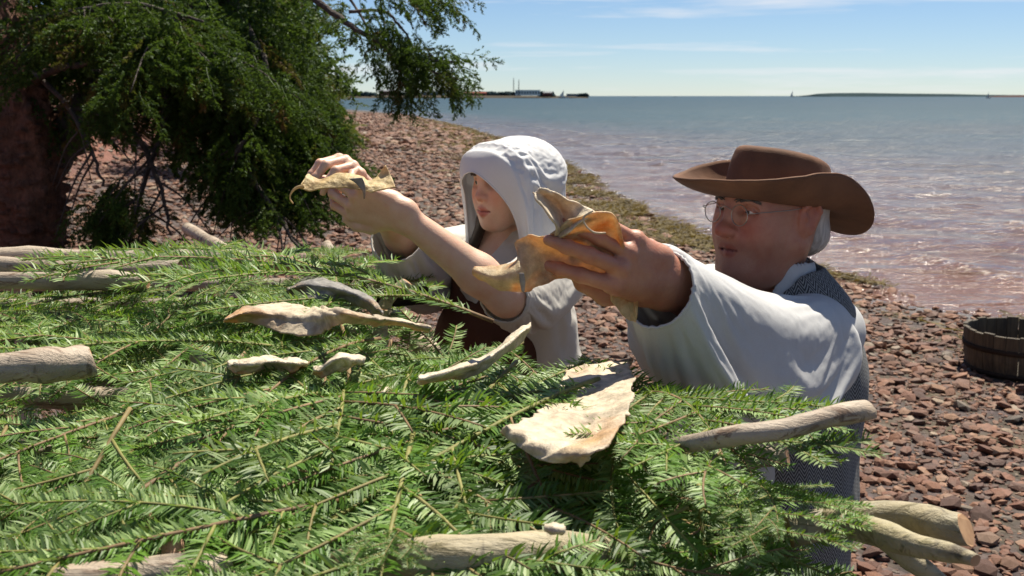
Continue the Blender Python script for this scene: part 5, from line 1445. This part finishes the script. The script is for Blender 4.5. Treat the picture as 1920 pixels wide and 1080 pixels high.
# glasses: two round wire rims, bridge, temples
gl = tag(empty('glasses', fm(.1, 0, 0)), 'round thin wire rimmed glasses worn under the brown hat', 'glasses')
mb = MB(); OG = np.array(gl.location); wire = .0009
for sg in (1, -1):
    c = np.array((.1085, sg * .0335, -.004)); ring = [fm(c + np.array((-.0035 * (1 - math.cos(a)) * 0, math.cos(a) * .0195, math.sin(a) * .0180))) - OG for a in np.linspace(0, 2 * math.pi, 33)]
    V, F = tube(ring, wire, 6, False); mb2 = MB(); mb2.add(V, F)
    m_rim, nt, b = (material('glasses wire') if sg == 1 else (M_WIRE, None, None))
    if sg == 1: b.out(b.bsdf((.35, .32, .28), .3, None, Metallic=1.0)); M_WIRE = m_rim
    mb2.build('rim', M_WIRE, gl)
    tp = smooth_path([fm(c + (0, sg * .0195, .004)) - OG, fm(.100, sg * .066, .003) - OG, fm(.04, sg * .0805, .007) - OG, fm(-.012, sg * .0845, .010) - OG, fm(-.030, sg * .084, -.012) - OG], 14)
    mb3 = MB(); mb3.add(*tube(tp, wire, 6)); mb3.build('temple', M_WIRE, gl)
    if sg == 1:
        M_LENS, nt, b = material('glasses lens')
        g = b.n('ShaderNodeBsdfGlass'); g.inputs['IOR'].default_value = 1.05; g.inputs['Roughness'].default_value = 0.0
        tr_ = b.n('ShaderNodeBsdfTransparent'); mx = b.n('ShaderNodeMixShader'); lw_ = b.n('ShaderNodeBsdfGlossy'); lw_.inputs['Roughness'].default_value = .02
        mx.inputs[0].default_value = .03; b.lk(tr_.outputs[0], mx.inputs[1]); b.lk(lw_.outputs[0], mx.inputs[2]); b.out(mx.outputs[0])
    lv = [fm(c) - OG] + [fm(c + np.array((.0, math.cos(a) * .0190, math.sin(a) * .0175))) - OG for a in np.linspace(0, 2 * math.pi, 24, endpoint=False)]
    mobj('lens', np.array(lv), [(0, 1 + i, 1 + (i + 1) % 24) for i in range(24)], M_LENS, gl)
mb.add(*tube(smooth_path([fm(.1085, .0125, .004) - OG, fm(.112, 0, .009) - OG, fm(.1085, -.0125, .004) - OG], 8), wire, 6)); mb.build('bridge', M_WIRE, gl)
# hat: dented crown and a wide brim rolled up at the sides
tl = R(6.5); hx = fm.vec(math.cos(tl), 0, math.sin(tl)); hz = fm.vec(-math.sin(tl), 0, math.cos(tl))
fh = Frame(fm(-.012, 0, .012), hx, Zhint=hz, sc=.985)
hat = tag(empty('hat', fh.o), 'brown felt hat with a wide brim rolled up at the sides', 'hat'); OH = fh.o
def hat_grid(fn, nu, nv, name):
    P = np.array([[fh(fn(2 * math.pi * i / nu, j / (nv - 1))) - OH for j in range(nv)] for i in range(nu)])
    idx = np.arange(nu * nv).reshape(nu, nv); nx = np.roll(idx, -1, 0)
    F = np.stack([idx[:, :-1], nx[:, :-1], nx[:, 1:], idx[:, 1:]], -1).reshape(-1, 4)
    o = mobj(name, P.reshape(-1, 3), F, M_FELT, hat); md = o.modifiers.new('thickness', 'SOLIDIFY'); md.thickness = .0038; md.offset = 0; return o
def brim(a, t):
    ca, sa = math.cos(a), math.sin(a)
    rin = np.array((.106 * ca, .085 * sa)); ro = (.218 if ca > 0 else .205) * abs(ca) ** 2 + .158 * sa * sa
    rout = np.array((ro * ca, ro * sa)); p = rin + (rout - rin) * t
    side = abs(sa) ** 1.6
    z = .068 * side * t ** 1.7 + .000 * t + .018 * max(ca, 0) ** 6 * t ** 4 - .045 * max(-ca, 0) ** 1.5 * t + .005 * math.sin(3 * a + 1) * t
    pull = 1 - .16 * side * t ** 2
    w_ = .011 * float(fbm(2.2 * ca + 5, 2.2 * sa + 2 * t, 21, 3)) * t
    return (p[0], p[1] * pull, z + w_)
def crown(a, t):
    ca, sa = math.cos(a), math.sin(a)
    if t < .62: k = t / .62; s = 1 - .06 * k - .04 * k ** 6; z = .074 * k
    else: k = (t - .62) / .38; s = .90 * math.cos(k * math.pi / 2) ** .75; z = .074 + .014 * math.sin(min(1, k * 2.2) * math.pi / 2) - .018 * sstep(.4, 1, k) - .012 * sstep(.35, .8, k) * (sa * sa < .3)
    z = z + (.010 * ca) * sstep(.1, .7, t) - .003 * math.cos(2 * a) * t
    dn_ = 1 + .10 * float(fbm(1.6 * ca + 3, 1.6 * sa + 1.2 * t, 23, 3)) * min(1, t * 3)
    return (.107 * ca * s * dn_, .086 * sa * s * dn_, z)
hat_grid(brim, 96, 16, 'brim'); hat_grid(crown, 72, 26, 'crown')
band = [fh(.109 * math.cos(a), .088 * math.sin(a), .010) - OH for a in np.linspace(0, 2 * math.pi, 49)]
mb = MB(); mb.add(*tube(band, .0035, 6, False)); mb.build('hat_cord', M_FELT, hat)
# shirt: collar, hanging sleeve with folds, far sleeve
def fold(vol, pix, r, out, k=.02, op='u', base=None):
    """a fold ridge (or valley) laid along the cloth under the given photograph pixels"""
    P = [(base or vol).hit(x, y, out) for x, y in pix]
    P = [p for p, ok in P if ok]
    if len(P) > 1:
        Q = smooth_path(P, 5 * len(P)); t = np.linspace(0, 1, len(Q))
        vol.chain(Q, r * np.clip(np.sin(math.pi * (t * .92 + .04)), .05, 1) ** .6, k, op)
dn = np.array((0, 0, -1.0))
def arm_form(S_, E_, W_, rs, re, rw):
    d0 = (S_ - E_) / np.linalg.norm(S_ - E_); d1 = (W_ - E_) / np.linalg.norm(W_ - E_)
    return collider(*tube(smooth_path([S_ + d0 * .03, S_, E_, W_, W_ + d1 * .14], 24), np.interp(np.linspace(0, 1, 24), [0, .2, .5, .85, 1], [rs, rs, re, rw, rw]), 18))
def torso_form(F_, w):
    bm = bmesh.new(); bmesh.ops.create_uvsphere(bm, u_segments=24, v_segments=16, radius=1.0); V = np.array([v_.co[:] for v_ in bm.verts]); F = [[v_.index for v_ in q.verts] for q in bm.faces]; bm.free()
    return collider(np.array([F_(p * np.array(w) + np.array((0, 0, -.12))) for p in V]), F)
_fo = [arm_form(SL, EL, WL, .056, .046, .033), torso_form(Tm, (.125, .150, .24))]
ad = (WL - EL) / np.linalg.norm(WL - EL)
sleeve_sim('sleeve', [SL + (.005, .02, -.012), (SL + EL) / 2, EL, (EL + WL) / 2, WL + ad * .004], [.096, .114, .126, .120, .096, .055], [1.10, 1.10, 1.08, 1.08, 1.14, 1.18], M_LINEN, man, OM, [.058, .052, .047, .042, .034], _fo, frames=48, nu=72, mv=92, bend=.25, lenrest=1.34)
drop_forms(_fo)
vs = Vol()
va = [(SR + (.0, 0, 0)), ER, WR]
vs.chain(smooth_path(va, 7), np.linspace(.075, .055, 7), .03); 
for t, dz in ((.3, .12), (.6, .16), (.85, .10)):
    q = SR * (1 - t) + WR * t; vs.rc(q, q + dn * dz, .05, .03, .05)
vs.rc(WR - hr.vec(.03, 0, 0), WR + hr.vec(.12, 0, 0), .042, .046, .006, 's')
vs.rc(SL, SL + (SL - EL) * .35, .066, .070, .03); vs.rc(SL, Tm(-.02, .05, .07), .062, .05, .03)
vs.rc(fm(-.022, 0, -.118), fm(-.026, 0, -.150), .0735, .082, .004)                       # collar
vs.rc(fm(.06, 0, -.30), fm(-.028, 0, -.06), .040, .0655, .004, 's')
vs.rc(Tm(-.02, -.13, .035), Tm(-.02, .13, .035), .055, .055, .03); vs.el(Tm(0, 0, -.06), (.135, .185, .20), .03, M=Tm.R); vs.el(Tm(.02, 0, -.27), (.152, .178, .20), .04, M=Tm.R)
vs.rc(fm(-.022, 0, .0), fm(-.024, 0, -.14), .062, .0665, .003, 's')
vol_obj('shirt', vs, .0035, M_LINEN, man, OM)
# waistcoat: sleeveless, high at the neck, long
vv = Vol()
vv.el(Tm(-.045, 0, -.09), (.160, .200, .22), .03, M=Tm.R); vv.el(Tm(-.02, 0, -.32), (.180, .205, .26), .06, M=Tm.R); vv.el(Tm(-.02, 0, -.60), (.19, .215, .26), .06, M=Tm.R)
vv.rc(Tm(-.035, -.13, .055), Tm(-.035, .13, .055), .072, .072, .05); vv.rc(fm(-.030, 0, -.135), Tm(-.02, 0, .06), .080, .105, .05)
vv.rc(fm(.02, 0, -.09), fm(-.03, 0, -.10), .0785, .0785, .006, 's'); vv.rc(fm(.14, 0, -.24), fm(-.01, 0, -.10), .05, .062, .01, 's')
vv.rc(SL + (-.15, -.16, -.03), SL + (-.03, -.07, -.04), .09, .066, .008, 's'); vv.rc(SL + (-.05, -.09, -.06), SL + (-.05, -.09, -.12), .08, .07, .02, 's')
vv.rc(SR + (-.15, .08, 0), SR + (0, .02, 0), .09, .09, .008, 's')
vv.hs(Tm(0, 0, -.74), (0, 0, -1))
vol_obj('waistcoat', vv, .004, M_TWEED, man, OM, wrinkle=.005)
vt = Vol(); gzm = float(ground_z(HM[0], HM[1]))
for sg in (1, -1):
    hip = Tm(0, sg * .09, -.58); knee = Tm(.10, sg * .12, 0); knee[2] = gzm + .44; ank = Tm(-.02, sg * .13, 0); ank[2] = gzm + .09
    vt.rc(hip, knee, .095, .075, .05); vt.rc(knee, ank, .072, .060, .03)
vt.hs((0, 0, gzm + .07), (0, 0, -1)); vol_obj('trousers', vt, .008, M_TROUSER, man, OM)
for sg in (1, -1):
    vb = Vol(); a = Tm(-.05, sg * .13, 0); a[2] = gzm + .045; e = Tm(.15, sg * .15, 0); e[2] = gzm + .038
    vb.rc(a, e, .045, .040, .01); up_ = a + (0, 0, .06); vb.rc(a, up_, .046, .05, .02); vb.hs((0, 0, gzm), (0, 0, -1)); vol_obj('shoe', vb, .006, M_CHAR, man, OM)
# the hide he holds up
def hide_held(name, cols, Y0, mat, label, **kw):
    C = [[tuple(at(x, y, Y0 + dy)) for x, y, dy in c_] for c_ in cols]
    o = sheet(name, C, mat, **kw); return tag(o, label, 'hide')
h_ = hide_held('hide', [
    [(889, 503, .05), (887, 508, .045), (889, 513, .05)], [(928, 500, .055), (926, 519, .03), (926, 541, .04)], [(966, 482, .05), (968, 512, .02), (976, 548, .03)],
    [(962, 456, .045), (985, 495, .03), (1005, 536, .035)], [(985, 440, .04), (1018, 484, .045), (1040, 526, .045)], [(1030, 436, .02), (1058, 478, .052), (1075, 523, .05)],
    [(1072, 412, .0), (1095, 464, .042), (1108, 532, .048)], [(1118, 398, .0), (1132, 462, .04), (1145, 556, .05)], [(1152, 402, .01), (1158, 480, .05), (1150, 566, .06)], [(1172, 460, .04), (1180, 540, .07), (1176, 598, .085)], [(1192, 540, .06), (1196, 576, .08), (1192, 606, .09)]],
    1.40, M_HIDE_ORANGE, 'translucent orange and cream hide held up in a large hand', nu=84, nv=44, noise=.006, fr=26, seed=12, ragged=.007)
c0 = np.array(h_.location)
C = [[np.array(at(x, y, 1.40 + dy)) - c0 for x, y, dy in r_] for r_ in (
    [(1040, 452, .03), (1062, 440, .0), (1092, 415, .0), (1120, 402, .01)], [(1040, 425, .0), (1058, 418, .03), (1075, 400, .02), (1090, 386, .02)],
    [(1024, 400, -.01), (1044, 392, .03), (1052, 380, .02), (1056, 370, .01)], [(1004, 376, -.01), (1024, 372, .02), (1030, 362, .01), (1028, 354, .01)], [(1000, 362, .0), (1006, 358, .0), (1010, 354, .0), (1014, 350, .0)])]
sheet('flap', C, M_HIDE_CREAM, nu=40, nv=26, noise=.004, seed=14, ragged=.005, parent=h_)
mb = MB(); mb.add(*tube(smooth_path([np.array(at(x, y, 1.385)) - c0 for x, y in ((1112, 395), (1094, 408), (1100, 425), (1115, 436), (1136, 437))], 20), .0014, 6)); mb.build('thong', M_HIDE_PALE, h_)
C = [[np.array(at(x, y, 1.41)) - c0 for x, y in r_] for r_ in ([(974, 512), (982, 512)], [(975, 528), (985, 528)], [(978, 546), (983, 549)])]
sheet('tag_end', C, M_HIDE_GREY, nu=16, nv=6, noise=.001, seed=15, ragged=.001, parent=h_)
# ---------------------------------------------------------------- the woman
HW = np.array(at(961, 337, 2.5)); aw = R(39)
fw = Frame(HW, (-math.cos(aw), -math.sin(aw), -.04), Zhint=(0, 0, 1), sc=.92)
woman = tag(empty('person', (HW[0], HW[1], float(ground_z(HW[0], HW[1])))), 'person in white hood, cream blouse and brown bodice holding a yellow hide in both hands', 'person')
OW = np.array(woman.location)
wf = R(42); Tw = Frame((-.012, 2.575, 1.185), (-math.cos(wf), -math.sin(wf), 0), Zhint=(0, 0, 1))
SLw, SRw = Tw(0, .155, .065), Tw(0, -.155, .065)
ELw = np.array(at(950, 556, 2.2)); WLw = np.array(at(752, 402, 2.13)); KLw = np.array(at(698, 386, 2.13))
ERw = np.array(at(778, 468, 2.50)); WRw = np.array(at(690, 362, 2.27)); KRw = np.array(at(662, 322, 2.22))
v = Vol(); add_head(v, fw, 0, True, skull=(.016, .080))
v.rc(fw(-.020, 0, -.05), Tw(-.01, 0, .12), .048, .050, .025)
v.el(Tw(0, 0, -.05), (.098, .145, .19), .03, M=Tw.R); v.el(Tw(.01, 0, -.25), (.10, .13, .15), .04, M=Tw.R); v.rc(Tw(0, -.12, .06), Tw(0, .12, .06), .045, .045, .05)
for S_, E_, W_ in ((SLw, ELw, WLw), (SRw, ERw, WRw)):
    v.rc(S_, E_, .045, .040, .025); m_ = E_ * .72 + W_ * .28; v.rc(E_, m_, .040, .040, .02); v.rc(m_, W_, .040, .0245, .02)
hl = Frame(WLw, KLw - WLw, Zhint=(-.1, -.90, -.35), sc=.98)
add_hand(v, hl, [(.55, .70, .45), (.55, .75, .45), (.60, .75, .45), (.65, .75, .45)], [.05, .01, -.03, -.08], [(.020, .026, -.008), (.052, .050, -.002), (.080, .054, .002), (.104, .048, -.002)], 1.0, .93)
# right hand: thumb on the other side
hr = FrameL(WRw, KRw - WRw, Zhint=(.15, -.30, .95), sc=.98)
add_hand(v, hr, [(.95, .75, .45), (.90, .80, .45), (.90, .80, .45), (.95, .80, .45)], [.08, .02, -.04, -.10], [(.020, .026, -.010), (.055, .044, -.030), (.082, .036, -.050), (.100, .026, -.062)], 1.0, .93)
M_SKINW = mat_skin('fair skin', (0.66, 0.43, 0.30), (0.60, 0.33, 0.22), .48)
vol_obj('body', v, .0021, M_SKINW, woman, OW, soft=.3, attrs=face_tint(fw, (.82, .40, .40), (.95, .72, .66)))
eyes(fw, woman, (1, -.30, -.15)); brows(fw, woman, M_HAIRDARK, .020, .0026, 60, v)
vh = Vol(); vh.el(fw(-.018, 0, .018), np.array((.105, .081, .083)) * fw.sc, M=fw.R); vh.hs(fw(.062, 0, .040), fw.vec(1, 0, -.55)); vh.hs(fw(.02, 0, -.01), fw.vec(1, 0, -.2))
vh.rc(fw(.035, -.072, .01), fw(.04, -.070, -.10), .010, .012, .02); vh.rc(fw(.04, -.070, -.10), Tw(.085, -.045, .05), .014, .012, .02)
vol_obj('hair', vh, .0035, M_HAIRDARK, woman, OW)
# hood: brim band folded back from the face, gathered crown, hanging sides
hood_rows = [
 [(.060, -.112, -.215), (.066, -.104, -.125), (.082, -.090, -.040), (.114, -.056, .008), (.124, 0, .030), (.114, .054, .004), (.084, .088, -.050), (.064, .096, -.11), (.058, .096, -.175)],
 [(.056, -.122, -.220), (.062, -.118, -.115), (.078, -.110, -.010), (.100, -.072, .062), (.106, 0, .088), (.100, .070, .064), (.080, .106, -.006), (.062, .112, -.10), (.054, .106, -.18)],
 [(.040, -.132, -.220), (.045, -.130, -.095), (.060, -.124, .022), (.074, -.082, .108), (.076, 0, .130), (.074, .082, .108), (.060, .124, .022), (.045, .124, -.09), (.040, .114, -.18)],
 [(.020, -.130, -.215), (.022, -.126, -.090), (.034, -.118, .030), (.048, -.076, .108), (.050, 0, .128), (.048, .076, .108), (.034, .118, .030), (.022, .118, -.085), (.018, .112, -.18)],
 [(-.020, -.128, -.21), (-.020, -.130, -.08), (-.012, -.126, .042), (.0, -.088, .128), (.004, 0, .150), (.0, .088, .128), (-.012, .126, .042), (-.020, .126, -.08), (-.025, .118, -.18)],
 [(-.075, -.108, -.21), (-.080, -.115, -.07), (-.080, -.112, .050), (-.066, -.080, .126), (-.060, 0, .146), (-.066, .080, .126), (-.080, .112, .050), (-.080, .115, -.07), (-.075, .108, -.19)],
 [(-.110, -.070, -.21), (-.130, -.075, -.06), (-.135, -.074, .040), (-.122, -.052, .098), (-.116, 0, .114), (-.122, .052, .098), (-.135, .074, .040), (-.130, .075, -.06), (-.112, .070, -.20)],
 [(-.125, -.012, -.21), (-.152, -.012, -.06), (-.158, -.012, .025), (-.152, -.010, .055), (-.150, 0, .060), (-.152, .010, .055), (-.158, .012, .025), (-.152, .012, -.06), (-.125, .012, -.205)]]
hood_rows = np.array(hood_rows); hood_rows[..., 2] = np.where(hood_rows[..., 2] > .03, .03 + (hood_rows[..., 2] - .03) * .64, hood_rows[..., 2])
NU, NV = 58, 104
S = upsample(hood_rows, NU, NV); rg = np.random.default_rng(8)
s = np.linspace(-1, 1, NV); topw = 1 - sstep(.6, .9, np.abs(s))
W = S.copy(); ctr = np.array((-.02, 0, -.02))
for i in range(NU):
    t = i / (NU - 1); c = S[i] - ctr; nrm = c / (np.linalg.norm(c, axis=1)[:, None] + 1e-9)
    g = math.exp(-((t - .42) / .06) ** 2)
    S[i] += nrm * (.0055 * g * np.sin(2 * math.pi * (11 * s + 1.5 * fbm(s * 3, s * 0, 5, 2))) * topw + .0006 * rg.normal(0, 1, NV) * sstep(.25, .4, t))[:, None]
    kk = 1.0 + .42 * float(sstep(.22, .36, t)); W[i] = ctr + (W[i] - ctr) * np.array((1.0, kk, kk))
P = np.array([fw(p) for p in S.reshape(-1, 3)])
idx = np.arange(NU * NV).reshape(NU, NV); F = np.stack([idx[:-1, :-1], idx[:-1, 1:], idx[1:, 1:], idx[1:, :-1]], -1).reshape(-1, 4)
bm = bmesh.new(); bmesh.ops.create_uvsphere(bm, u_segments=24, v_segments=16, radius=1.0); Vs = np.array([v_.co[:] for v_ in bm.verts]); Fs = [[v_.index for v_ in q.verts] for q in bm.faces]; bm.free()
_fo = [collider(np.array([fw(np.array((-.022, 0, .010)) + p_ * (.112, .092, .084)) for p_ in Vs]), Fs)]
hood = cloth_run('hood', P, W.reshape(-1, 3) * fw.sc, F, np.concatenate([idx[:12].ravel(), idx[22:25, 20:84].ravel(), idx[-1]]), M_COTTON, woman, OW, _fo, 34, .10)
drop_forms(_fo)
ed = np.array([fw(p) for p in S[0]]) - OW; mb = MB(); mb.add(*tube(ed, .0022, 6)); mb.build('hem', M_COTTON, hood)
# blouse
vs = Vol(); dn = np.array((0, 0, -1.0))
vs.el(Tw(0, 0, -.04), (.115, .165, .185), .03, M=Tw.R); vs.el(Tw(-.015, 0, -.26), (.105, .135, .18), .05, M=Tw.R); vs.rc(Tw(-.01, -.12, .07), Tw(-.01, .12, .07), .055, .055, .05)
vs.rc(Tw(-.015, 0, .06), Tw(-.018, 0, .115), .085, .066, .03)
vs.rc(Tw(-.02, .13, -.10), Tw(-.03, .155, -.38), .062, .085, .06)
_fo = [arm_form(SLw, ELw, WLw, .046, .042, .028), arm_form(SRw, ERw, WRw, .046, .042, .028), torso_form(Tw, (.10, .135, .22))]
aL = (WLw - ELw); aR = (WRw - ERw)
sleeve_sim('sleeve', [SLw + (.02, .02, .0), SLw * .6 + ELw * .4, SLw * .2 + ELw * .8, ELw + aL * .03], [.076, .082, .085, .078, .054], [1.10, 1.12, 1.12, 1.15, 1.15], M_BLOUSE, woman, OW, [.047, .045, .042, .042], _fo, frames=42, nu=56, mv=80, bend=.3, lenrest=1.36)
sleeve_sim('sleeve', [SRw + (.0, .02, .0), (SRw + ERw) / 2, ERw, ERw + aR * .36], [.078, .090, .096, .098, .062], [1.10, 1.12, 1.12, 1.15, 1.15], M_BLOUSE, woman, OW, [.047, .045, .042, .040], _fo, frames=42, nu=56, mv=80, bend=.3, lenrest=1.36, seed=2)
drop_forms(_fo)
vs.rc(fw(-.02, 0, -.06), Tw(-.012, 0, .13), .051, .055, .004, 's'); vs.rc(Tw(.10, 0, .09), Tw(.02, 0, .16), .045, .055, .01, 's')
vol_obj('blouse', vs, .0033, M_BLOUSE, woman, OW, wrinkle=.016)
# bodice and skirt
vb = Vol(); vb.el(Tw(.034, -.01, -.17), (.132, .165, .18), .03, M=Tw.R); vb.el(Tw(.02, 0, -.32), (.142, .172, .19), .05, M=Tw.R); vb.rc(Tw(.10, -.05, .02), Tw(.095, -.055, -.1), .02, .03, .03)
vb.rc(Tw(.105, -.055, .02), Tw(.10, -.045, -.06), .012, .02, .02); vb.rc(Tw(.105, .050, .02), Tw(.10, .05, -.06), .012, .02, .02)
vb.rc(SLw + (-.0, -.1, -.0), SLw + (.02, 0, -.10), .06, .08, .01, 's')
vol_obj('bodice', vb, .0035, M_BODICE, woman, OW, wrinkle=.006)
vk = Vol(); gzw = float(ground_z(HW[0], HW[1])); top = Tw(0, 0, -.36)
for k in range(14):
    a = 2 * math.pi * k / 14; e = np.array((math.cos(a), math.sin(a), 0)); b0 = top + e * (.11, .12, 0); b1 = np.array((top[0], top[1], gzw + .04)) + e * .30
    vk.rc(b0, b1, .05, .085, .06)
vk.rc(top + (0, 0, .06), (top[0], top[1], gzw + .1), .13, .28, .05); vk.hs((0, 0, gzw + .015), (0, 0, -1)); vol_obj('skirt', vk, .009, M_BODICE, woman, OW)
# the hide in her hands
hw = hide_held('hide', [
    [(563, 354, .0), (563, 350, .0), (566, 346, .0)], [(582, 357, .0), (579, 342, .015), (576, 327, .03)], [(608, 354, .0), (606, 344, .01), (601, 337, .03)], [(640, 352, .0), (640, 338, .01), (636, 325, .03)],
    [(672, 355, -.01), (673, 342, .0), (674, 329, .03)], [(695, 360, -.01), (694, 349, .0), (690, 339, .02)], [(718, 356, -.005), (713, 342, .01), (706, 331, .03)], [(742, 352, .0), (734, 331, .02), (723, 310, .03)]],
    2.045, M_HIDE_YELLOW, 'yellowish curled strip of hide held in two raised hands', nu=70, nv=22, noise=.005, fr=30, seed=22, ragged=.004)
c0 = np.array(hw.location)
mb = MB(); mb.add(*tube(smooth_path([np.array(at(x, y, 2.045)) - c0 for x, y in ((570, 349), (556, 352), (546, 362), (544, 373), (550, 382))], 20), [.004 - .0026 * min(1, i / 12) for i in range(20)], 6)); mb.build('tail', M_HIDE_YELLOW, hw)
C = [[np.array(at(x, y, 2.03)) - c0 for x, y in r_] for r_ in ([(655, 335), (680, 333)], [(668, 345), (684, 345)], [(680, 360), (685, 360)], [(682, 373), (684, 373)])]
sheet('dark_flap', C, M_HIDE_GREY, nu=18, nv=6, noise=.002, seed=25, ragged=.001, parent=hw)
